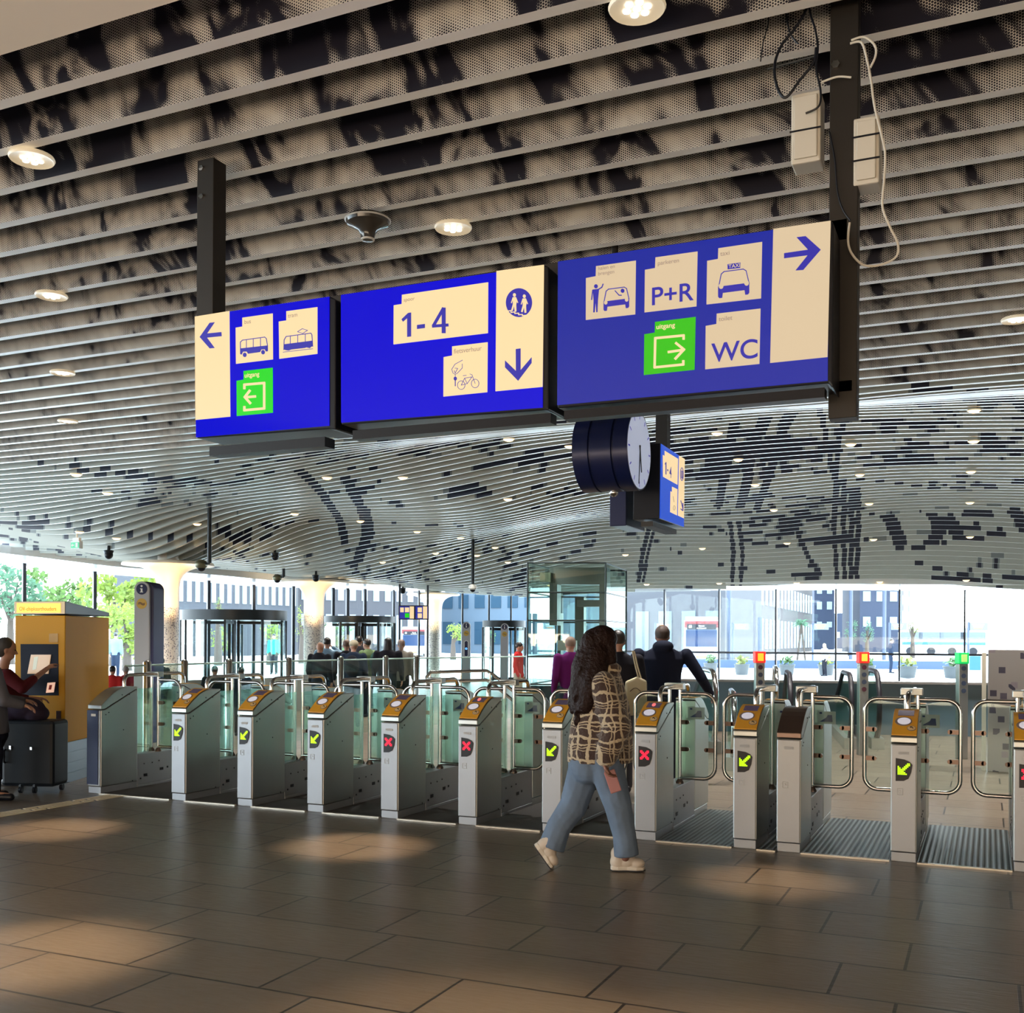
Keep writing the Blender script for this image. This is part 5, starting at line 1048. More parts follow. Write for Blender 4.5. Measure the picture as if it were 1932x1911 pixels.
# ================================================================ OUTDOORS
WIN = mat('window_blue', (0.025, 0.055, 0.085), .15, spec=.8); WFR = mat('window_pale', (.22, .27, .32), .5)
Z_ok = lambda p: p[0][1] < 165
def building(name, lab, pts_Z, y_top, y_base, m, rows, wincol, winm=WIN, gap=.35, extra=None, hgt=None):
    hgt = hgt*(1.0 if Z_ok(pts_Z) else 1.2) if hgt else None
    (x0, Z0), (x1, Z1) = pts_Z; a, b_ = onfloor(x0, Z0), onfloor(x1, Z1); h = hgt or PZ(x0, y_top, Z0).z; d = (b_-a); Ln = d.length; d.normalize(); n_ = V((-d.y, d.x, 0))
    if n_.dot(F_) < 0: n_ = -n_
    r = thing(name, lab, 'building', a, group='buildings outside the glass front'); q = [a, b_, b_+n_*8, a+n_*8]
    mb = MB(); mb.prism(q, [x+V((0, 0, h)) for x in q]); mb.build('wall', m, r)
    for (z0, z1) in rows:
        nw = wincol; st_ = Ln/nw
        for i in range(nw):
            p = a+d*(st_*(i+gap/2))-n_*.08; q_ = a+d*(st_*(i+1-gap/2))-n_*.08; mb = MB(); mb.prism([p+V((0,0,z0)), q_+V((0,0,z0)), q_+V((0,0,z1)), p+V((0,0,z1))], [x+n_*.1 for x in (p+V((0,0,z0)), q_+V((0,0,z0)), q_+V((0,0,z1)), p+V((0,0,z1)))]); mb.build('window', winm, r)
    return r, a, d, n_, Ln
GREYB = mat('facade_grey', (0.043, 0.043, 0.050), .7); BLUB = mat('facade_blue', (0.011, 0.018, 0.040), .7); PALEB = mat('facade_pale', (0.087, 0.105, 0.125), .7); FIN = mat('white_fin', (.30, .34, .38), .5); BROWNB = mat('facade_brownish', (0.040, 0.033, 0.033), .8)
building('office_building', 'grey office building with blue windows behind the man in black coat', ((1150, 92), (1368, 86)), 1060, 1250, GREYB, ((.6, 4.0), (6.6, 8.6)), 5, gap=.42, hgt=14)
building('fin_building', 'long office building with rows of white fins running into the distance', ((1374, 101), (1532, 160)), 1060, 1240, BROWNB, ((.6, 4.0), (5.6, 8.2), (10, 13)), 22, winm=FIN, gap=.55, hgt=15)
building('apartment_block', 'dark blue apartment block with white windows behind the middle signal pillar', ((1622, 150), (1698, 150)), 1100, 1235, BLUB, ((7.2, 8.6), (3.6, 5.0), (10, 11.4), (12, 13.2)), 3, winm=WFR, gap=.45, hgt=15)
building('balcony_block', 'pale balconied corner block right of the dark apartment block', ((1701, 170), (1724, 182)), 1100, 1235, PALEB, ((6.5, 7.5), (9, 10), (3.5, 4.5)), 2, gap=.3, hgt=14.5)
building('narrow_block', 'narrow dark blue building at the end of the fin building', ((1536, 190), (1574, 190)), 1100, 1235, BLUB, ((7.2, 8.6), (10, 11.4), (4, 5)), 2, winm=WFR, gap=.5, hgt=15.5)
building('low_block', 'low blue grey building between the narrow and the apartment block', ((1576, 215), (1621, 215)), 1150, 1235, BLUB, ((2.2, 3.4),), 4, winm=WFR, gap=.5, hgt=6)
building('grey_block', 'grey building with white slit windows behind the left revolving doors', ((332, 88), (560, 100)), 1080, 1220, mat('facade_mid', (0.037, 0.040, 0.048), .7), ((4.6, 6.6), (8, 10)), 16, winm=FIN, gap=.5, hgt=12)
building('glass_block', 'pale bluish building beyond the rightmost column and far doors', ((830, 120), (1150, 110)), 1120, 1220, mat('facade_haze', (0.075, 0.105, 0.138), .7), ((1, 3.5), (5, 6.5)), 10, gap=.4, hgt=9.5)
building('brick_block', 'brownish building behind the small far sign', ((562, 105), (826, 112)), 1110, 1220, mat('facade_taupe', (0.043, 0.040, 0.045), .7), ((1, 4), (5.4, 7.2)), 12, winm=WFR, gap=.5, hgt=9.5)
# vehicles
def bus(px0, px1, yt, Z, lab, ang=0.0, dest='61', length=11, red=True):
    a, b_ = onfloor(px0, Z), onfloor(px1, Z); zt = PZ(px0, yt, Z).z; W = (b_-a).length; n_ = V((a+b_)/2); n_.z = 0; n_.normalize(); d = V((n_.y, -n_.x, 0))
    r = thing('bus', lab, 'bus', a, group='buses outside'); c3 = lambda x, y, z: a+d*(x*W)+n_*y+V((0, 0, z*zt))
    def bx(x0, x1, y0, y1, z0, z1): m_ = MB(); m_.hexa([c3(x0,y0,z0),c3(x1,y0,z0),c3(x1,y1,z0),c3(x0,y1,z0),c3(x0,y0,z1),c3(x1,y0,z1),c3(x1,y1,z1),c3(x0,y1,z1)]); return m_
    bx(0, 1, 0, length, .10, .93).build('body', mat('bus_white', (0.310, 0.330, 0.350), .3), r, bevel=.12); bx(.04, .96, .3, length-.5, .90, 1.0).build('roof_pod', mat('bus_white', (0.300, 0.300, 0.300), .3), r, bevel=.1)
    bx(.02, .98, -.03, .2, .76, .91).build('red_band', mat('bus_red', (0.125, 0.007, 0.010), .35), r, bevel=.06)
    ds = bx(.09, .91, -.05, .0, .73, .84).build('destination_display', BLACK, r)
    h = .05*zt; mb = MB(); addtext(mb, dest, c3(.14, -.06, .765), d, (0, 0, 1), h, bold=.02); addtext(mb, 'Rijswijk', c3(.42, -.06, .79), d, (0, 0, 1), h*.55); addtext(mb, 'via Zuidpoort', c3(.36, -.06, .745), d, (0, 0, 1), h*.5); mb.build('lettering', mat('dest_white', (.6, .6, .6), .5, emit=(1, 1, .95), es=1.5), ds, normals=False)
    bx(.05, .95, -.03, .1, .36, .73).build('windscreen', mat('windscreen', (0.007, 0.025, 0.070), .08, spec=.9), r, bevel=.05)
    bx(.36, .64, -.04, .0, .13, .17).build('number_plate', mat('plate_yellow', (.7, .5, .05), .4), r); bx(.10, .90, -.03, .0, .115, .20).build('grille', mat('bus_grey', (.2, .22, .25), .4), r)
    for x in (.10, .90): mb = MB(); mb.lathe([(.12, 0), (.1, .03)], c3(x, -.01, .25), 14, axis=tuple(-n_)); mb.build('headlamp', mat('lamp_glass', (.7, .8, .9), .1), r)
    for x in (.06, .94):
        for y in (1.8, length-2): mb = MB(); mb.lathe([(.48, -.14), (.48, .14)], c3(x, y, 0)+V((0, 0, .46)), 20, axis=tuple(d)); mb.build('wheel', BLACK, r)
bus(1290, 1356, 1163, 70, 'white bus with red band and route display facing the hall')
bus(757, 806, 1182, 92, 'white and red bus outside seen between the middle and right column', dest='61')
# long white tram/bus at right far
a, b_ = onfloor(1702, 120), onfloor(1860, 118); d = (b_-a).normalized(); n_ = V((-d.y, d.x, 0)); r = thing('white_coach', 'long white vehicle with blue stripe parked far off at the right', 'bus', a)
q = [a, b_, b_+n_*2.5, a+n_*2.5]; mb = MB(); mb.prism([x+V((0, 0, .4)) for x in q], [x+V((0, 0, 3.1)) for x in q]); mb.build('body', mat('bus_white', (0.300, 0.300, 0.300), .3), r, bevel=.1)
mb = MB(); q = [x-n_*.03 for x in (a, b_)]; mb.prism([q[0]+V((0,0,1.2)), q[1]+V((0,0,1.2)), q[1]+V((0,0,1.5)), q[0]+V((0,0,1.5))], [x-n_*.02 for x in (q[0]+V((0,0,1.2)), q[1]+V((0,0,1.2)), q[1]+V((0,0,1.5)), q[0]+V((0,0,1.5)))]); mb.build('blue_stripe', mat('stripe_blue', (0.010, 0.100, 0.250), .4), r)
for x in (.1, .35, .6, .85): mb = MB(); p = a+(b_-a)*x; mb.box(p+V((0, -.05, 2.2)), (2.6, .1, .8), rot=Matrix.Rotation(math.atan2(d.y, d.x), 3, 'Z')); mb.build('window', WIN, r); mb = MB(); mb.lathe([(.45, -.1), (.45, .1)], p+V((0, 0, .45)), 16, axis=tuple(n_)); mb.build('wheel', BLACK, r)
# planters on the pavement
PLM = mat('planter_grey', (0.055, 0.060, 0.062), .6)
def plant(c, r_, h, n_=60, m=None, spread=.5, big=.12):
    mb = MB()
    for i in range(n_):
        t = random.random()*6.28; f = random.random(); p = c+V((math.cos(t)*r_*f, math.sin(t)*r_*f, h*random.random())); s_ = big*(0.6+random.random()); a = V((random.uniform(-1, 1), random.uniform(-1, 1), random.uniform(-.3, 1))).normalized()*s_; b_ = a.orthogonal().normalized()*s_*.5
        mb.quad([p-a, p-b_, p+a, p+b_])
    return mb
LEAF = mat('leaf_green', (0.050, 0.100, 0.020), .6); LEAFY = mat('leaf_yellow', (0.150, 0.170, 0.025), .6)
for i, (px, w_, y0, y1, lab) in enumerate(((1341, 22, 1250, 1270, 'grey round planter outside, directly below the bus front'), (1400, 24, 1252, 1272, 'grey round planter outside just left of the left signal pillar'), (1485, 25, 1252, 1272, 'grey round planter outside right of the left signal pillar'), (1559, 26, 1252, 1272, 'grey planter where the woman in white sits outside'), (1640, 20, 1253, 1274, 'grey planter partly behind the middle signal pillar'), (1712, 30, 1254, 1276, 'grey round planter outside right of the middle signal pillar'), (1798, 30, 1254, 1276, 'grey round planter outside just left of the green lamp pillar'))):
    Z = 1.55*FPX/(y1-1208); c = onfloor(px, Z); R = w_/2/FPX*Z*1.15; h = (y1-y0)/FPX*Z
    r = thing('planter', lab, 'planter', c, group='round planters on the pavement'); mb = MB(); mb.lathe([(R*.8, 0), (R, h-.05), (R*1.06, h-.05), (R*1.06, h), (R*.95, h), (R*.93, h-.1)], c, 24); mb.build('pot', PLM, r, smooth=True)
    plant(c+V((0, 0, h)), R*.9, .35, 50, big=.1).build('plants', (LEAF, LEAFY)[i % 2], r, normals=False)
# trees: crown of leaf quads on a trunk with branches
def tree(px, y, Z, wpx, hpx, m, lab, n_=900, grp='trees outside the glass front'):
    c = PZ(px, y, Z); b_ = V((c.x, c.y, 0)); rx = wpx/2/FPX*Z; rz = hpx/2/FPX*Z; r = thing('tree', lab, 'tree', b_, group=grp); mb = MB()
    cl = [(V((random.uniform(-.7, .7)*rx, random.uniform(-.7, .7)*rx, random.uniform(-.7, .7)*rz)), random.uniform(.3, .5)) for _ in range(12)]
    for i in range(n_):
        q, s_ = random.choice(cl); t = V((random.gauss(0, 1), random.gauss(0, 1), random.gauss(0, 1))).normalized()*s_*random.random()**.4; p = c+q+V((t.x*rx, t.y*rx, t.z*rz)); k = .11*min(rx, rz)*random.uniform(.6, 1.2); a = V((random.uniform(-1, 1), random.uniform(-1, 1), random.uniform(-1, 1))).normalized()*k; e = a.orthogonal().normalized()*k*.6
        mb.quad([p-a, p-e, p+a, p+e])
    mb.build('crown', m, r, normals=False); mb = MB(); mb.tube([b_, V((c.x, c.y, c.z*.5)), c], [.25, .18, .08], 8)
    for _ in range(5): q, _s = random.choice(cl); mb.tube([V((c.x, c.y, c.z*.6)), c+q], [.1, .03], 6)
    mb.build('trunk', mat('bark', (0.050, 0.035, 0.025), .8), r, smooth=True)
LT = []
for n_, cc_ in (('tree_leaf_yellowgreen', (.14, .19, .03)), ('tree_leaf_green', (.07, .12, .03)), ('tree_leaf_bluegreen', (.06, .12, .07))):
    m = mat(n_, cc_, .6); nn_ = m.node_tree; bb = nn_.nodes['Principled BSDF']; tr = nn_.nodes.new('ShaderNodeBsdfTranslucent'); tr.inputs[0].default_value = (*[min(1, x*1.6) for x in cc_], 1); mx_ = nn_.nodes.new('ShaderNodeMixShader'); mx_.inputs[0].default_value = .5
    nn_.links.new(bb.outputs[0], mx_.inputs[1]); nn_.links.new(tr.outputs[0], mx_.inputs[2]); nn_.links.new(mx_.outputs[0], nn_.nodes['Material Output'].inputs[0]); LT.append(m)
tree(20, 1120, 60, 130, 110, LT[2], 'large bluish green tree filling the leftmost window'); tree(120, 1125, 76, 150, 110, LT[1], 'large green tree above the yellow kiosk'); tree(215, 1130, 58, 130, 130, LT[0], 'bright yellow green tree between kiosk and tall totem')
tree(-90, 1120, 90, 150, 120, LT[1], 'green tree beyond the left edge window'); tree(240, 1190, 50, 80, 110, LT[0], 'low yellow green tree behind the tall information totem'); tree(412, 1140, 60, 16, 40, LT[0], 'small yellow green tree above the large revolving door', 250)
tree(412, 1205, 62, 40, 50, LT[0], 'yellow green tree seen inside the large revolving door', 300); tree(510, 1195, 62, 45, 60, LT[0], 'yellow green tree seen behind the right part of the large revolving door', 300); tree(570, 1180, 66, 24, 80, LT[0], 'slim yellow green tree left behind the middle column', 250)
tree(640, 1200, 70, 40, 50, LT[1], 'green tree seen through the waiting group door', 300); tree(855, 1195, 80, 40, 40, LT[0], 'pale yellow green tree right of the rightmost column', 300); tree(925, 1200, 84, 30, 34, LT[1], 'small green tree left of the small far door', 200)
for px, lab in ((1604, 'left of the two young trees before the dark apartment block'), (1636, 'right of the two young trees before the dark apartment block')): tree(px, 1190, 110, 26, 50, LT[2], lab, 350)
tree(1722, 1182, 100, 30, 26, LT[0], 'small yellowish tree right of the balconied block', 200)
for px, y, Z, lab, s_ in ((1512, 1178, 75, 'palm like young tree with spiky crown before the fin building', 40),):
    c = PZ(px, y, Z); r = thing('palm_tree', lab, 'tree', V((c.x, c.y, 0))); mb = MB()
    for k in range(60):
        a = random.random()*6.28; e = random.uniform(-.2, 1.0); Lf = s_/2/FPX*Z*random.uniform(.7, 1.1); dd = V((math.cos(a)*math.cos(e), math.sin(a)*math.cos(e), math.sin(e))); o_ = dd.orthogonal().normalized()*.05; tip = c+dd*Lf-V((0, 0, Lf*.25)); mid = c+dd*Lf*.55; mb.quad([c, mid-o_, tip, mid+o_])
    mb.build('fronds', LT[2], r, normals=False); mb = MB()
    for o_ in (-.3, .3): mb.tube([V((c.x+o_, c.y, 0)), c], .07, 8)
    mb.build('trunk', mat('bark', (0.050, 0.035, 0.025), .8), r)
# lamp posts and departure boards
for px, Z, yt, lab in ((1375, 80, 1050, 'blue grey lamp post left of the fin building'), (1605, 90, 1095, 'white blue flag pole before the dark apartment block'), (1668, 88, 1095, 'thick pale pole right of the white flag pole'), (1434, 75, 1190, 'short blue pole above the left signal pillar')):
    c = onfloor(px, Z); tag(MB().tube([c, V((c.x, c.y, max(3.2, min(14, PZ(px, yt, Z).z))))], .16, 10).build('lamp_post', mat('pole_blue', (0.040, 0.055, 0.090), .5), smooth=True), lab, 'pole')
for i, (px, Z, w_, txt_, lab) in enumerate(((1252, 70, 28, 'ot', 'orange lettered departure board left of the bus'), (1398, 66, 28, '', 'orange lettered departure board right of the bus'), (1549, 72, 28, '', 'orange departure board before the narrow building'), (1695, 66, 30, '', 'grey departure board with red line by the middle tall pole'), (1846, 62, 34, '', 'grey departure board with white lines above the green lamp pillar'))):
    c = PZ(px, 1182, Z); W = w_/FPX*Z; r = thing('departure_board', lab, 'departure board', V((c.x, c.y, 0)), group='departure boards at the bus stops'); rot = Matrix.Rotation(TH, 3, 'Z')
    mb = MB(); mb.box(c, (W, .15, W*.42), rot=rot); bd = mb.build('board', mat('board_grey', (.10, .13, .16), .4), r)
    for k in range(3): mb = MB(); mb.box(c+rot @ V((-W*.06, -.09, W*(.11-.11*k))), (W*(.7-.12*k), .02, W*.055), rot=rot); mb.build('lit_line', mat('board_orange', (.6, .2, .05), .4, emit=(1, .25, .02), es=1.3) if i < 3 or k == 2 else mat('board_white', (.6, .6, .6), .5, emit=(.9, .95, 1), es=.8), bd)
    mb = MB(); px_ = c+rot @ V((-W*.55, 0, 0)); mb.tube([V((px_.x, px_.y, 0)), V((px_.x, px_.y, c.z+W*.25))], .07, 8); mb.build('pole', mat('pole_blue', (0.025, 0.025, 0.050), .5), r)
# bollard / litter bin right
c = onfloor(1840, 44); r = thing('litter_bin', 'pale outdoor bin with teal panel beside the speckled block', 'bin', c); mb = MB(); mb.box(c+V((0, 0, .5)), (.55, .4, 1.0)); mb.build('frame', WHITE, r, bevel=.02); mb = MB(); mb.box(c+V((0, -.22, .68)), (.42, .06, .58)); mb.build('teal_panel', mat('teal', (0.025, 0.110, 0.125), .5), r)
# blue fence / kerb line along the bus platform
a, b_ = onfloor(1120, 62), onfloor(1790, 60); mb = MB(); d = (b_-a).normalized(); mb.box((a+b_)/2+V((0, 0, .22)), ((b_-a).length, .5, .45), rot=Matrix.Rotation(math.atan2(d.y, d.x), 3, 'Z')); tag(mb.build('platform_edge', mat('edge_blue', (0.025, 0.050, 0.105), .5)), 'long low blue platform edge across the bus station', 'platform')
# ================================================================ PEOPLE
def remesh(mb, name, mats, parent, vox=.012, smooth_it=4):
    me = bpy.data.meshes.new(name); me.from_pydata(mb.v, [], mb.f); o = bpy.data.objects.new(name+'_tmp', me); COL.objects.link(o)
    bm = bmesh.new(); bm.from_mesh(me); bmesh.ops.recalc_face_normals(bm, faces=bm.faces); bm.to_mesh(me); bm.free()
    md = o.modifiers.new('r', 'REMESH'); md.mode = 'VOXEL'; md.voxel_size = vox; md.adaptivity = 0; md.use_smooth_shade = True
    m2 = o.modifiers.new('s', 'SMOOTH'); m2.factor = .5; m2.iterations = smooth_it
    dg = bpy.context.evaluated_depsgraph_get(); nm = bpy.data.meshes.new_from_object(o.evaluated_get(dg)); nm.name = name; bpy.data.objects.remove(o)
    if not isinstance(mats, (list, tuple)): mats = [mats]
    nm.materials.clear()
    for m in mats: nm.materials.append(m)
    if len(mats) > 1:
        cen = []; k = kdtree.KDTree(len(mb.f))
        for i, f in enumerate(mb.f): c = sum((V(mb.v[j]) for j in f), V())/len(f); k.insert(c, i)
        k.balance(); nm.polygons.foreach_set('material_index', [mb.m[k.find(p.center)[1]] for p in nm.polygons])
    nm.polygons.foreach_set('use_smooth', [True]*len(nm.polygons)); nm.update()
    r = bpy.data.objects.new(name, nm); COL.objects.link(r)
    if parent is not None: setparent(r, parent)
    return r
def limb(mb, pts, rad, mi=0, n_=5, seg=12, end=True):
    """smooth tapered limb through the joints, closed by round ends"""
    P = []; R = []
    for i in range(len(pts)-1):
        for k in range(n_): t = k/n_; P.append(V(pts[i]).lerp(V(pts[i+1]), t)); R.append(rad[i]+(rad[i+1]-rad[i])*t)
    P.append(V(pts[-1])); R.append(rad[-1]); mb.tube(P, R, seg, mi); mb.ell(pts[0], (rad[0],)*3, mi=mi)
    if end: mb.ell(pts[-1], (rad[-1],)*3, mi=mi)
    for p, r_ in zip(pts[1:-1], rad[1:-1]): mb.ell(p, (r_*1.01,)*3, mi=mi)
def torso(mb, secs, fx, fy, mi=0, seg=20):
    """stack of ellipses (centre, half width, half depth); fx sideways, fy forwards"""
    vs = []; fs = []
    for c, a, b_ in secs:
        for k in range(seg): t = 2*math.pi*k/seg; vs.append(V(c)+fx*(a*math.cos(t))+fy*(b_*math.sin(t)))
    n_ = len(secs)
    for i in range(n_-1):
        for k in range(seg): k2 = (k+1) % seg; fs.append((i*seg+k, i*seg+k2, (i+1)*seg+k2, (i+1)*seg+k))
    fs.append(tuple(range(seg))[::-1]); fs.append(tuple((n_-1)*seg+k for k in range(seg))); mb.add(vs, fs, mi)
def hand(mb, wr, d, pn, mi=0, s=1.0, curl=.5, thumb=1):
    """palm with five separate bent fingers; d: direction of the hand, pn: palm normal"""
    d = V(d).normalized(); pn = V(pn); pn = (pn-d*pn.dot(d)).normalized(); sd = d.cross(pn)
    rot = Matrix((sd, pn, d)).transposed(); mb.ell(V(wr)+d*.045*s, (.040*s, .016*s, .052*s), rot=rot, mi=mi); limb(mb, [V(wr)-d*.02, V(wr)+d*.03*s], [.024*s, .022*s], mi, 3, 10)
    for k, (o_, ln) in enumerate(((-.028, .062), (-.010, .074), (.009, .070), (.027, .055))):
        b0 = V(wr)+d*.082*s+sd*o_*s; c1 = math.cos(curl*.8); s1 = math.sin(curl*.8); c2 = math.cos(curl*1.7); s2_ = math.sin(curl*1.7); p1 = b0+(d*c1+pn*s1)*ln*.55*s; p2 = p1+(d*c2+pn*s2_)*ln*.5*s
        limb(mb, [b0-d*.015, b0, p1, p2], [.0095*s, .0095*s, .0085*s, .007*s], mi, 3, 8)
    t0 = V(wr)+d*.03*s-sd*.030*s*thumb; t1 = t0+(d*.7-sd*.6*thumb+pn*.35).normalized()*.038*s; t2 = t1+(d*.9-sd*.1*thumb+pn*.5).normalized()*.032*s; limb(mb, [t0, t1, t2], [.013*s, .011*s, .008*s], mi, 3, 8)
def head(mb, c, fy, up, s=1.0, mi=0):
    fy = V(fy).normalized(); up = V(up).normalized(); fx = fy.cross(up).normalized(); up = fx.cross(fy); rot = Matrix((fx, fy, up)).transposed(); c = V(c)
    mb.ell(c+up*.02*s, (.074*s, .092*s, .098*s), rot=rot, mi=mi, seg=18, rings=12); mb.ell(c+fy*.022*s-up*.05*s, (.055*s, .066*s, .062*s), rot=rot, mi=mi)
    limb(mb, [c+fy*.088*s+up*.012*s, c+fy*.105*s-up*.022*s], [.008*s, .014*s], mi, 3, 8)
    for q in (-1, 1): mb.ell(c+fx*q*.074*s-fy*.005*s, (.009*s, .019*s, .031*s), rot=rot, mi=mi)
    mb.ell(c+fy*.083*s-up*.058*s, (.024*s, .010*s, .009*s), rot=rot, mi=mi)
    return fx
def face(parent, c, fy, s=1.0):
    fy = V(fy).normalized(); up = V((0, 0, 1)); fx = fy.cross(up).normalized()
    for q in (-1, 1): mb = MB(); mb.ell(V(c)+fx*q*.030*s+fy*.083*s+up*.012*s, (.010*s, .010*s, .007*s)); mb.build('eye', BLACK, parent, smooth=True)
def standing(name_lab, p, face_az, H=1.7, top=BLACK, legs=BLACK, hairm=HAIRD, skin=SKIN, hair='short', arms='down', vox=.02, wide=1.0, group=None, pack=None, hood=False, shoe=BLACK, coat=0.0, lean=0.0, packlab='', tophem=None, hat=None):
    """a person on the floor at p; face_az: heading in the floor plane; every part scaled to the height"""
    p = V((p[0], p[1], 0)); fy = V((math.cos(face_az), math.sin(face_az), 0)); fx = V((fy.y, -fy.x, 0)); s = H/1.72; up = V((0, 0, 1))
    L = lambda x, y, z: p+fx*(x*s*1.0)+fy*(y*s+lean*max(0, z-.9))+up*(z*s)
    r = thing('person', name_lab, 'person', p, group=group)
    hc = L(0, .03, 1.60); w_ = wide
    ar = {'down': [[L(q*.20*w_, 0, 1.41), L(q*.245*w_, -.03, 1.13), L(q*.25*w_, .06, .90)] for q in (-1, 1)],
          'out': [[L(q*.21*w_, 0, 1.41), L(q*.34*w_, -.02, 1.16), L(q*.44*w_, .18, .98)] for q in (-1, 1)],
          'front': [[L(q*.20*w_, 0, 1.40), L(q*.25*w_, .03, 1.14), L(q*.12*w_, .28, 1.12)] for q in (-1, 1)],
          'face': [[L(-.20*w_, 0, 1.41), L(-.25*w_, .02, 1.14), L(-.22*w_, .15, .95)], [L(.20*w_, 0, 1.41), L(.38*w_, .12, 1.32), L(.10*w_, .17, 1.52)]]}[arms]
    body = MB(); head(body, hc, fy, up, s*1.0); limb(body, [L(0, -.01, 1.42), L(0, .01, 1.54)], [.055*s, .05*s])
    torso(body, [(L(0,0,.88), .13*s, .09*s), (L(0,0,1.0), .135*s, .09*s), (L(0,0,1.15), .12*s, .08*s), (L(0,0,1.32), .15*s*w_, .095*s), (L(0,0,1.42), .13*s*w_, .07*s), (L(0,0,1.46), .05*s, .05*s)], fx, fy)
    lg = [[L(q*.085, 0, .92), L(q*.095, .02, .50), L(q*.10, -.02, .09)] for q in (-1, 1)]
    for q in lg: limb(body, q, [.075*s, .05*s, .036*s]); limb(body, [q[2]-up*.04*s, q[2]+fy*.14*s-up*.055*s], [.035*s, .028*s])
    for i, a in enumerate(ar): limb(body, a, [.045*s, .037*s, .026*s]); d = (a[2]-a[1]).normalized(); hand(body, a[2]+d*.01, d, fx*(1 if i == 0 else -1), s=s, curl=.45, thumb=(1 if i else -1))
    bo = remesh(body, 'body', skin, r, vox*.75 if vox > .012 else vox, 2)
    face(r, hc, fy, s)
    co = MB(); hem = tophem or (.84-coat)
    torso(co, [(L(0,0,hem), (.160+coat*.06)*s*w_, .120*s), (L(0,0,1.0), .162*s*w_, .125*s), (L(0,0,1.2), .168*s*w_, .125*s), (L(0,0,1.36), .195*s*w_, .125*s), (L(0,-.01,1.45), .14*s*w_, .09*s), (L(0,-.01,1.50), .07*s, .07*s)], fx, fy)
    for a in ar: limb(co, [a[0]-up*.0, a[1], a[2]], [.072*s, .060*s, .045*s])
    if hood: co.ell(L(0, -.07, 1.50), (.12*s, .085*s, .07*s))
    remesh(co, 'jacket', top, r, vox, 3)
    tr = MB(); torso(tr, [(L(0,0,.80), .15*s, .11*s), (L(0,0,.97), .15*s, .11*s)], fx, fy)
    for q in lg: limb(tr, q, [.098*s, .072*s, .062*s])
    remesh(tr, 'trousers', legs, r, vox, 2)
    for q in lg: mb = MB(); limb(mb, [q[2]-up*.045*s-fy*.03*s, q[2]+fy*.15*s-up*.055*s], [.043*s, .036*s]); mb.build('shoe', shoe, r, smooth=True)
    hm = MB(); R3 = Matrix((fx, fy, up)).transposed()
    if hair != 'bald':
        hm.ell(hc+up*.045*s-fy*.012*s, (.084*s, .100*s, .092*s), rot=R3, seg=18)
        if hair == 'long': torso(hm, [(hc+up*.04*s-fy*.03*s, .085*s, .08*s), (hc-up*.06*s-fy*.05*s, .09*s, .06*s), (hc-up*.22*s-fy*.07*s, .11*s, .055*s), (hc-up*.40*s-fy*.10*s, .09*s, .04*s)], fx, fy)
        if hair == 'bun': hm.ell(hc+up*.10*s-fy*.09*s, (.05*s,)*3)
        if hair == 'tail': limb(hm, [hc+up*.03*s-fy*.1*s, hc-up*.12*s-fy*.13*s, hc-up*.28*s-fy*.12*s], [.03*s, .035*s, .012*s])
        remesh(hm, 'hair', hairm, r, vox*.8, 2)
    if hat: mb = MB(); mb.ell(hc+up*.06*s, (.095*s, .105*s, .085*s), rot=R3); mb.build('knit_cap', hat, r, smooth=True)
    if pack:
        mb = MB(); mb.ell(L(0, -.205, 1.22), (.15*s, .085*s, .22*s), rot=R3, seg=18, rings=12); o = remesh(mb, 'backpack', pack, None, vox, 2); tag(o, 'dark backpack on the back of the '+packlab, 'backpack'); 
    return r
cloth = lambda n_, c, rough=.85: mat('cloth_'+n_, c, rough, spec=.15, noise=.12, nscale=9)
# ---- man in black coat just beyond the gates
mp = onfloor(1250, 11.6); fwd = math.atan2(CC, -S)
standing('man with shaved head in black hooded coat, seen from behind, arms held out', mp, fwd-.05, 1.72, cloth('black_coat', (.008, .010, .022)), cloth('black_jeans', (.01, .012, .02)), mat('stubble', (.05, .03, .025), .7), SKIND, hair='short', arms='out', vox=.012, wide=1.24, hood=True, coat=.12)
# ---- person in dark top with tote, and purple coat
dp = onfloor(1166, 10.9); standing('dark haired person in black top with pale shoulder bag, half hidden by the woman', dp, fwd, 1.66, cloth('black_top', (.012, .012, .018)), cloth('grey_trousers', (.05, .05, .06)), arms='down', hair='short', vox=.014, wide=1.05)
bp = dp+V((S*-.0, 0, 0))+V((CC, S, 0))*.16+V((S, -CC, 0))*.19
mb = MB(); q = lambda x, z: bp+V((CC, S, 0))*x+V((0, 0, z)); ol = [q(-.12, .80), q(.12, .82), q(.11, 1.16), q(.02, 1.20), q(-.10, 1.15)]; nb = V((-S, CC, 0))*.05
mb.prism([x-nb*.7 for x in ol], [x+nb for x in ol]); tb = mb.build('tote_bag', cloth('cream_canvas', (.55, .48, .33)), bevel=.02); tag(tb, 'cream canvas tote bag with a curved printed line hanging on the dark haired person', 'bag')
mb = MB(); mb.tube([q(.03, 1.18), q(.0, 1.3), q(-.03, 1.44), q(-.035, 1.46)], .008, 6); mb.tube([q(.06, 1.17), q(.02, 1.3), q(-.01, 1.44), q(-.02, 1.46)], .008, 6); mb.build('strap', MATS['cloth_cream_canvas'], tb)
mb = MB(); mb.tube([q(-.06+.012*k, 1.05+.035*math.sin(k/9*3.14))-nb*.8 for k in range(10)], .004, 5); mb.build('printed_line', BRONZE, tb)
standing('person in purple coat with thinning grey hair left behind the woman in plaid', onfloor(1077, 15.0), fwd+.2, 1.60, cloth('purple', (.13, .012, .12)), cloth('dark_blue', (.02, .025, .05)), mat('thin_grey_hair', (.25, .17, .13), .7), SKIN, vox=.016, coat=.2)
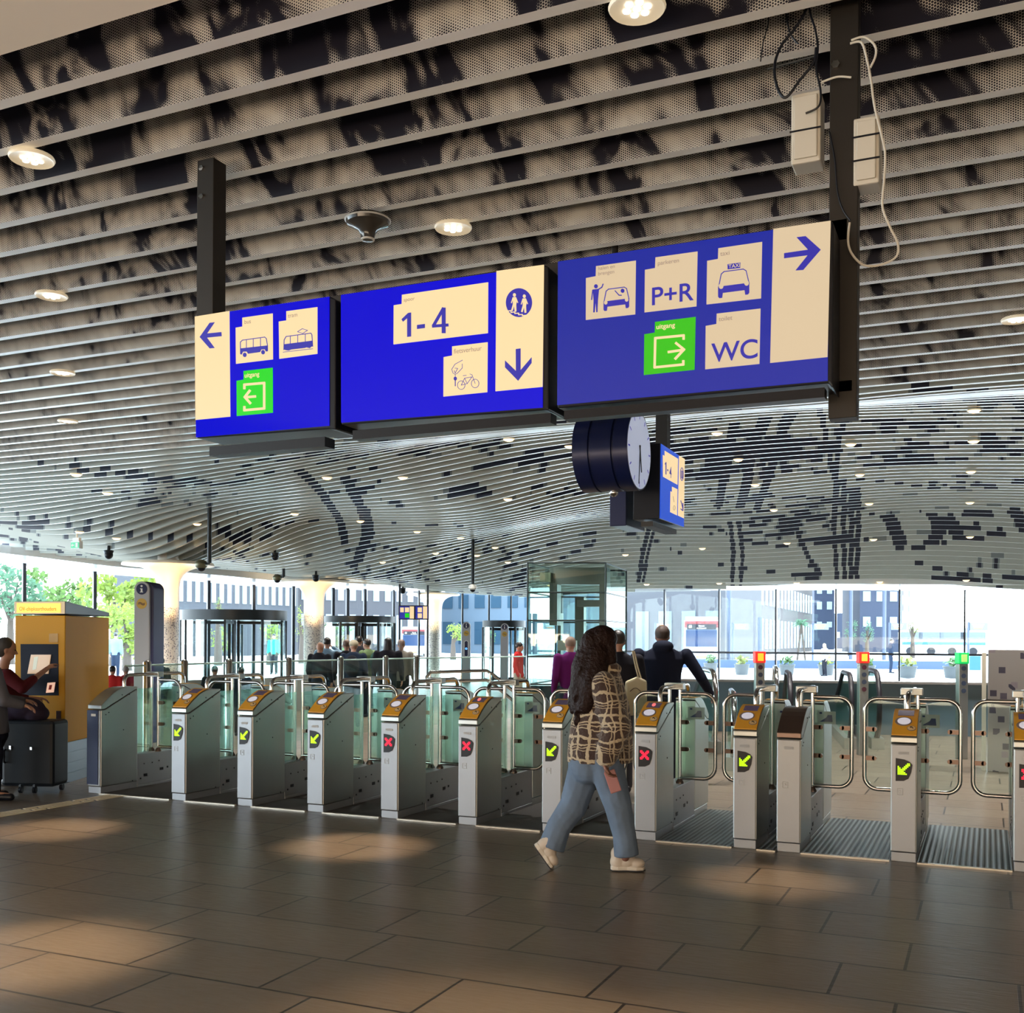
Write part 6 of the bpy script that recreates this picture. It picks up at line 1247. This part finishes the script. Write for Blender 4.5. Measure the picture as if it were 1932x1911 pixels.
# ---- far group behind the railing
def far(px, Z, lab, **k): return standing(lab, onfloor(px, Z), **k)
GRPF = dict(vox=.02)
NV = cloth('navy_far', (.012, .02, .04)); BK = cloth('black_far', (.01, .01, .015)); GN = cloth('green_far', (.10, .15, .07)); LB = cloth('light_blue_denim', (.16, .25, .34)); TAUPE = cloth('taupe', (.22, .20, .17)); RD = cloth('red_coat', (.55, .03, .03)); TEALJ = cloth('teal_shirt', (.03, .30, .20))
far(603, 19.5, 'person in dark jacket with dark bag, leftmost of the far waiting people', face_az=fwd-.3, H=1.50, top=BK, legs=NV, hair='bald', skin=SKIN, **GRPF)
far(617, 20.2, 'person in light blue shirt raising an arm to the head beside the middle column', face_az=fwd, H=1.58, top=LB, legs=NV, arms='face', hair='short', **GRPF)
far(654, 20.0, 'person with dark coat, left in the waiting group', face_az=fwd+.2, H=1.54, top=BK, legs=BK, hair='short', hairm=mat('brown_hair', (.12, .07, .05), .6), **GRPF)
far(667, 18.9, 'person with pale knitted cap and black backpack in the waiting group', face_az=fwd, H=1.53, top=NV, legs=BK, hair='bald', hat=mat('beanie', (.42, .36, .26), .8), pack=BK, packlab='far person in the pale knitted cap', **GRPF)
far(677, 22.6, 'tallest dark haired person at the back of the waiting group', face_az=fwd-.2, H=1.62, top=BK, legs=BK, hair='short', **GRPF)
far(694, 21.3, 'person in olive green hoodie turned left in the waiting group', face_az=math.pi*.95, H=1.56, top=GN, legs=BK, hair='short', pack=cloth('green_pack', (.02, .06, .05)), packlab='far person in olive green hoodie', **GRPF)
far(732, 19.4, 'person with long dark hair in black coat right of the waiting group', face_az=fwd, H=1.58, top=BK, legs=BK, hair='long', wide=1.1, **GRPF)
far(757, 20.4, 'person in taupe coat with long brown hair, rightmost of the far waiting people', face_az=fwd, H=1.55, top=TAUPE, legs=BK, hair='tail', hairm=mat('brown_hair', (.12, .07, .05), .6), **GRPF)
far(978, 23.0, 'person in bright red coat leaning on the rail left of the lift', face_az=0.2, H=1.50, top=RD, legs=cloth('cream_trousers', (.45, .4, .33)), hair='short', **GRPF)
far(517, 46.0, 'person in open dark jacket over green shirt walking outside the large revolving door', face_az=fwd+math.pi, H=1.75, top=TEALJ, legs=BK, vox=.03, hair='short')
far(212, 17.2, 'dark haired person in red top between the kiosk and the totem', face_az=fwd, H=1.10, top=RD, legs=BK, hair='short', **GRPF)
far(237, 17.8, 'grey haired person in red coat left of the tall totem', face_az=fwd, H=1.08, top=cloth('dull_red', (.30, .04, .04)), legs=BK, hair='short', hairm=mat('grey_hair', (.35, .34, .33), .7), **GRPF)
far(305, 18.5, 'dark haired man in grey jacket facing left before the leftmost column', face_az=math.pi, H=1.22, top=cloth('grey_jacket', (.10, .13, .14)), legs=BK, hair='short', **GRPF)
far(405, 16.8, 'person with dark bushy hair behind the glass, left of two heads at the railing', face_az=fwd, H=1.12, top=BK, legs=BK, hair='short', wide=1.2, **GRPF)
far(455, 17.0, 'person in dark cap behind the glass, right of two heads at the railing', face_az=fwd, H=1.10, top=NV, legs=BK, hair='short', **GRPF)
far(218, 42.0, 'person in blue jacket standing outside left of the totem', face_az=fwd, H=1.75, top=LB, legs=NV, hair='short', vox=.03)
far(1556, 47.0, 'woman with blond hair in white top sitting at an outdoor planter', face_az=-2.4, H=1.45, top=cloth('white_top', (.5, .5, .5)), legs=BK, hair='long', hairm=mat('blond_hair', (.4, .26, .10), .6), vox=.03)
far(1681, 52.0, 'person in dark clothes walking outside by the thick pale pole', face_az=.2, H=1.7, top=NV, legs=NV, hair='short', vox=.03)

# ---- two travellers at the kiosk, cut by the left edge
MAROON = cloth('maroon', (.10, .015, .02)); GREYJ = cloth('grey_anorak', (.10, .10, .12)); DNAVY = cloth('dark_navy', (.012, .014, .028))
def seated_custom(name_lab, J, mats_, hairm, vox=.011):
    r = thing('person', name_lab, 'person', J['base']); fx, fy, up = J['fx'], J['fy'], V((0, 0, 1))
    b_ = MB(); head(b_, J['head'], J['look'], up); limb(b_, [J['neck'], J['head']-up*.06], [.055, .05]); torso(b_, [(J['pel'], .14, .10), (J['pel'].lerp(J['neck'], .5), .13, .09), (J['neck']-up*.08, .15, .09), (J['neck'], .06, .05)], fx, fy)
    for q in J['arms']: limb(b_, q, [.045, .038, .026]); d = (q[-1]-q[-2]).normalized(); hand(b_, q[-1], d, J.get('pn', V((0, 0, -1))), curl=.6)
    for q in J['legs']: limb(b_, q, [.075, .05, .036]); limb(b_, [q[-1]-up*.03, q[-1]+fy*.15-up*.045], [.035, .028])
    remesh(b_, 'body', SKIN, r, .010, 2); face(r, J['head'], J['look'])
    c = MB(); torso(c, [(J['pel']-up*.06, .19, .14), (J['pel'].lerp(J['neck'], .45), .18, .135), (J['neck']-up*.10, .195, .125), (J['neck']-up*.0, .08, .07)], fx, fy)
    for q in J['arms']: limb(c, [q[0], q[1], q[1].lerp(q[2], J.get('cuff', .85))], [.075, .060, .045])
    remesh(c, 'jacket', mats_[0], r, vox, 3); t = MB(); torso(t, [(J['pel']-up*.12, .16, .12), (J['pel'], .15, .11)], fx, fy)
    for q in J['legs']: limb(t, q, [.10, .075, .06])
    remesh(t, 'trousers', mats_[1], r, vox, 2); R3 = Matrix((fx, fy, up)).transposed(); h_ = MB(); lk = J['look'].normalized(); h_.ell(J['head']+up*.045-lk*.015, (.090, .090, .088)); h_.ell(J['head']+up*.0-lk*.045, (.075, .075, .09)); remesh(h_, 'hair', hairm, r, .011, 2)
    for q in J['legs']: mb = MB(); limb(mb, [q[-1]-up*.045-fy*.03, q[-1]+fy*.16-up*.055], [.043, .036]); mb.build('shoe', BLACK, r, smooth=True)
    return r
RX = V((CC, S, 0)); RF = V((-S, CC, 0)); UPV = V((0, 0, 1))
Zk = 11.05
hd_ = PZ(12, 1226, Zk); nk = PZ(6, 1262, Zk); pl_ = PZ(22, 1372, Zk)
seated_custom('person in maroon sweater reaching for the kiosk screen at the left edge', dict(base=onfloor(12, Zk), fx=RF*-1, fy=RX, look=(RX+RF*.5+V((0, 0, -.2))), head=hd_, neck=nk, pel=pl_,
    arms=[[PZ(14, 1275, Zk-.15), PZ(42, 1298, Zk-.15), PZ(88, 1262, Zk+.10)], [PZ(4, 1280, Zk+.2), PZ(34, 1318, Zk+.05), PZ(66, 1318, Zk+.1)]], cuff=.45, pn=V((0, 0, -1)),
    legs=[[pl_-UPV*.08+RF*.1, onfloor(16, Zk+.28, .48), onfloor(6, Zk+.28, .09)], [pl_-UPV*.08-RF*.08, onfloor(26, Zk+.12, .48), onfloor(18, Zk+.12, .09)]]), (MAROON, DNAVY), mat('dark_grey_hair', (.05, .045, .045), .6))
Zk = 10.25
hd_ = PZ(-32, 1215, Zk); nk = PZ(-24, 1250, Zk); pl_ = PZ(-14, 1372, Zk)
seated_custom('person in grey anorak holding a dark bag, mostly cut off by left edge', dict(base=onfloor(-20, Zk), fx=RF*-1, fy=RX, look=RX, head=hd_, neck=nk, pel=pl_,
    arms=[[PZ(-12, 1268, Zk-.15), PZ(8, 1322, Zk-.15), PZ(42, 1330, Zk-.05)], [PZ(-20, 1268, Zk+.2), PZ(10, 1320, Zk+.2), PZ(44, 1322, Zk+.3)]], cuff=.9,
    legs=[[pl_-UPV*.08+RF*.1, onfloor(-10, Zk+.1, .48), onfloor(-20, Zk+.1, .09)], [pl_-UPV*.08-RF*.08, onfloor(-8, Zk-.1, .48), onfloor(-10, Zk-.1, .09)]]), (GREYJ, DNAVY), HAIRD)
mb = MB(); c = PZ(46, 1337, 10.80); R3 = Matrix((RX, RF, UPV)).transposed(); mb.ell(c, (.21, .15, .12), rot=R3, seg=20); mb.ell(c+RX*.12-UPV*.05, (.13, .13, .09), rot=R3); mb.ell(c-RX*.12-UPV*.03, (.14, .14, .10), rot=R3)
o = remesh(mb, 'duffel_bag', cloth('plum_bag', (.035, .025, .045)), None, .014, 3); tag(o, 'soft dark plum bag resting on top of the black suitcase', 'bag')

# ---- woman in the plaid jacket, walking to the right
def plaid():
    m = bpy.data.materials.new('plaid_fleece'); m.use_nodes = True; n = m.node_tree.nodes; L = m.node_tree.links; b = n['Principled BSDF']; t = n.new('ShaderNodeTexCoord')
    nz = n.new('ShaderNodeTexNoise'); nz.inputs['Scale'].default_value = 7; nz.inputs['Detail'].default_value = 3; L.new(t.outputs['Object'], nz.inputs[0])
    vm = n.new('ShaderNodeVectorMath'); vm.operation = 'MULTIPLY_ADD'; vm.inputs[1].default_value = (.09, .09, .09); L.new(nz.outputs['Color'], vm.inputs[0]); L.new(t.outputs['Object'], vm.inputs[2])
    s = n.new('ShaderNodeSeparateXYZ'); L.new(vm.outputs[0], s.inputs[0])
    def M(op, a, c=None, d=None):
        q = n.new('ShaderNodeMath'); q.operation = op
        for i, x in enumerate((a, c, d)):
            if x is None: continue
            if isinstance(x, (int, float)): q.inputs[i].default_value = x
            else: L.new(x, q.inputs[i])
        return q.outputs[0]
    def lines(coord, per, offs):
        out_ = None
        for o_, w_ in offs:
            f = M('ABSOLUTE', M('SUBTRACT', M('FRACT', M('ADD', M('DIVIDE', coord, per), o_)), .5)); k = M('LESS_THAN', f, w_); out_ = k if out_ is None else M('MAXIMUM', out_, k)
        return out_
    hx = M('ADD', M('MULTIPLY', s.outputs[0], .80), M('MULTIPLY', s.outputs[1], .72))
    gx = lines(hx, .150, ((0.0, .055), (.36, .034), (.52, .02))); gz = lines(s.outputs[2], .150, ((.1, .05), (.42, .034), (.56, .022), (.70, .02)))
    nf = n.new('ShaderNodeTexNoise'); nf.inputs['Scale'].default_value = 60; L.new(t.outputs['Object'], nf.inputs[0])
    k = M('MULTIPLY', M('MAXIMUM', gx, gz), M('MULTIPLY_ADD', nf.outputs[0], .5, .62)); mx = n.new('ShaderNodeMix'); mx.data_type = 'RGBA'; mx.clamp_factor = True; L.new(k, mx.inputs[0]); mx.inputs[6].default_value = (.045, .023, .017, 1); mx.inputs[7].default_value = (.50, .41, .28, 1)
    L.new(mx.outputs[2], b.inputs['Base Color']); b.inputs['Roughness'].default_value = .95; b.inputs['Sheen Weight'].default_value = .4
    bp_ = n.new('ShaderNodeBump'); bp_.inputs['Strength'].default_value = .7; bp_.inputs['Distance'].default_value = .015; L.new(nf.outputs[0], bp_.inputs['Height']); L.new(bp_.outputs[0], b.inputs['Normal']); return m
def denim():
    m = mat('washed_denim', (.12, .17, .25), .85, noise=.35, nscale=5, bump=1.0, bscale=9); return m
Z0 = 7.22
W = lambda px, py, dz=0.0: PZ(px, py, Z0+dz)      # joints of the pose in the plane she walks in
wf = thing('person', 'woman with long dark curly hair in brown and cream plaid jacket walking to the right', 'person', onfloor(1120, Z0))
hips = W(1128, 1420); chest = W(1136, 1300); neck = W(1142, 1262); hdc = W(1136, 1222)
look = (RX*.8+RF*.6).normalized(); fyW = RX; fxW = RF*-1
shR, elR, wrR = W(1138, 1292, -.17), W(1163, 1372, -.24), W(1141, 1434, -.29)
shL, elL, wrL = W(1140, 1292, .18), W(1120, 1370, .24), W(1150, 1420, .25)
hipB, knB, anB = W(1110, 1432, .08), W(1082, 1520, .09), W(1028, 1600, .07)
hipF, knF, anF = W(1140, 1432, -.08), W(1170, 1520, -.09), W(1180, 1612, -.06)
b_ = MB(); head(b_, hdc, look, UPV, .98); limb(b_, [neck, hdc-UPV*.07], [.052, .047])
torso(b_, [(hips-UPV*.06, .15, .11), (hips+UPV*.08, .15, .10), (chest, .14, .09), (neck-UPV*.05, .13, .07), (neck, .05, .05)], fxW, fyW)
for q in ((shR, elR, wrR), (shL, elL, wrL)): limb(b_, q, [.042, .035, .025])
dR = (W(1149, 1475, -.29)-wrR).normalized(); hand(b_, wrR, dR, RX*.5-RF*.2, s=.95, curl=.75, thumb=-1); hand(b_, wrL, -UPV, RX, s=.95, curl=.5)
for q in ((hipB, knB, anB), (hipF, knF, anF)): limb(b_, q, [.08, .052, .036])
limb(b_, [anB-UPV*.01, W(1024, 1606, .05)], [.030, .020]); limb(b_, [anF-UPV*.02, W(1182, 1620, -.04)], [.028, .020])
remesh(b_, 'body', SKIND, wf, .0065, 2); face(wf, hdc, look, .98)
j = MB(); J_ = [(W(1132, 1437), .185, .225), (W(1133, 1405), .185, .222), (W(1134, 1370), .185, .210), (W(1136, 1330), .185, .185), (W(1138, 1298), .195, .150), (W(1140, 1275), .165, .115), (W(1142, 1258), .09, .08), (W(1143, 1248), .075, .07)]
torso(j, J_, fxW, fyW, seg=28)
limb(j, [shR, elR, elR.lerp(wrR, .88)], [.092, .098, .075]); limb(j, [shL, elL, elL.lerp(wrL, .8)], [.085, .09, .07])
for c_, r_ in ((W(1152, 1262, -.05), .07), (W(1133, 1262, .05), .06)): j.ell(c_, (r_*1.1, r_, r_*.7))
for i, (px, py, a_, b__) in enumerate(((1150, 1335, .11, .02), (1152, 1352, .12, .02), (1156, 1395, .115, .022), (1150, 1410, .10, .02), (1148, 1423, .09, .018))):
    c_ = W(px, py, -.23); j.ell(c_, (a_, .075, b__), rot=Matrix.Rotation(.25, 3, 'Y'))
remesh(j, 'plaid_jacket', plaid(), wf, .010, 2)
t = MB(); torso(t, [(hips-UPV*.10, .17, .15), (hips+UPV*.05, .155, .13)], fxW, fyW, seg=22)
limb(t, [hipB, knB, W(1054, 1560, .08), W(1040, 1600, .07)], [.125, .098, .086, .094], n_=8, end=False); limb(t, [hipF, W(1166, 1520, -.09), W(1178, 1575, -.07), W(1182, 1613, -.06)], [.125, .094, .080, .086], n_=8, end=False)
limb(t, [W(1110, 1440, -.02), W(1140, 1440, 0)], [.14, .14])
remesh(t, 'jeans', denim(), wf, .009, 2)
h_ = MB(); h_.ell(W(1136, 1206), (.105, .115, .098)); h_.ell(W(1128, 1222), (.112, .12, .115)); h_.ell(W(1120, 1215), (.09, .12, .10))
limb(h_, [W(1126, 1215), W(1112, 1262, -.04), W(1104, 1300, -.06), W(1098, 1332, -.06), W(1092, 1356, -.06)], [.115, .125, .105, .075, .03]); limb(h_, [W(1124, 1235, -.05), W(1118, 1290, -.12), W(1105, 1330, -.13), W(1110, 1345, -.12)], [.10, .095, .06, .02]); limb(h_, [W(1110, 1240, .04), W(1095, 1290, .0), W(1084, 1325), W(1080, 1342)], [.09, .07, .05, .02])
limb(h_, [W(1146, 1215, -.04), W(1152, 1245, -.06), W(1148, 1265, -.08)], [.06, .045, .02])
random.seed(11)
for k in range(90):   # curls
    px = random.uniform(1085, 1150); py = random.uniform(1250, 1350)
    if py > 1260 and px > 1128: continue
    a = W(px, py, random.uniform(-.14, .02)); pts_ = [a+V((.012*math.sin(i*1.3), .012*math.cos(i*1.3), -.017*i)) for i in range(6)]
    h_.tube(pts_, .011, 6)
hair = remesh(h_, 'long_hair', mat('curly_dark_hair', (.016, .007, .006), .6, spec=.2, noise=.6, nscale=14, bump=.9, bscale=45), wf, .009, 1)
SH = mat('cream_shoe', (.58, .50, .42), .6, noise=.08, nscale=20); SOLE = mat('cream_sole', (.62, .56, .48), .55); SOLED = mat('dark_sole', (.03, .03, .035), .6)
def shoe(heel, toe, upv, ankle):
    heel, toe, upv = V(heel), V(toe), V(upv).normalized(); d = (toe-heel); Ln = d.length; d.normalize(); upv = (upv-d*upv.dot(d)).normalized(); sd = d.cross(upv); m_ = MB(); R3 = Matrix((d, sd, upv)).transposed(); P = lambda x, y, z: heel+d*(x*Ln)+sd*y+upv*z
    m_.ell(P(.20, 0, .060), (Ln*.22, .046, .058), rot=R3); m_.ell(P(.45, 0, .062), (Ln*.30, .048, .050), rot=R3); m_.ell(P(.74, 0, .050), (Ln*.25, .050, .036), rot=R3); limb(m_, [P(.22, 0, .08), P(.19, 0, .118)], [.048, .046])
    u = remesh(m_, 'shoe', SH, wf, .006, 3); m_ = MB(); out_ = [(.0, .0), (.03, .03), (.2, .04), (.45, .036), (.72, .047), (.92, .036), (1.0, .0)]; lp = [(x, y) for x, y in out_]+[(x, -y) for x, y in out_[::-1][1:-1]]
    m_.prism([P(x, y, .006) for x, y in lp], [P(x, y*1.03, .036 if x < .5 else .028) for x, y in lp]); so = m_.build('sole', SOLE, u, bevel=.006); m_ = MB(); m_.prism([P(x, y*.93, 0) for x, y in lp], [P(x, y*.95, .007) for x, y in lp]); m_.build('outsole', SOLED, so)
    for k in range(4): m_ = MB(); m_.box(P(.40+.075*k, 0, .092-.009*k), (.010, .05, .006), rot=R3); m_.build('lace', WHITE, u)
shoe(onfloor(1154, 7.20, .004), onfloor(1220, 7.20, .004), UPV, anF)
shoe(W(1006, 1594, .04), W(1040, 1641, .04)+V((0, 0, 0)), (RX*.85+UPV*.55), anB)
m_ = MB(); c_ = W(1156, 1474, -.262); dd = (W(1162, 1500, -.255)-W(1145, 1450, -.255)).normalized(); sd_ = (RX-dd*RX.dot(dd)).normalized(); nn_ = dd.cross(sd_); m_.box(c_, (.075, .012, .15), rot=Matrix((sd_, nn_, dd)).transposed()); ph = m_.build('smartphone', mat('rose_case', (.38, .16, .16), .4), bevel=.006); tag(ph, 'smartphone in rose coloured case held in the woman\'s right hand', 'smartphone')
m_ = MB(); m_.tube([wrR+dR*.005+(RX*math.cos(t)+RF*math.sin(t))*.029 for t in np.linspace(0, 6.28, 17)[:-1]], .003, 6, closed=True); o = m_.build('bracelet', BLACK, smooth=True); tag(o, 'thin dark bracelet on the woman\'s right wrist', 'bracelet')
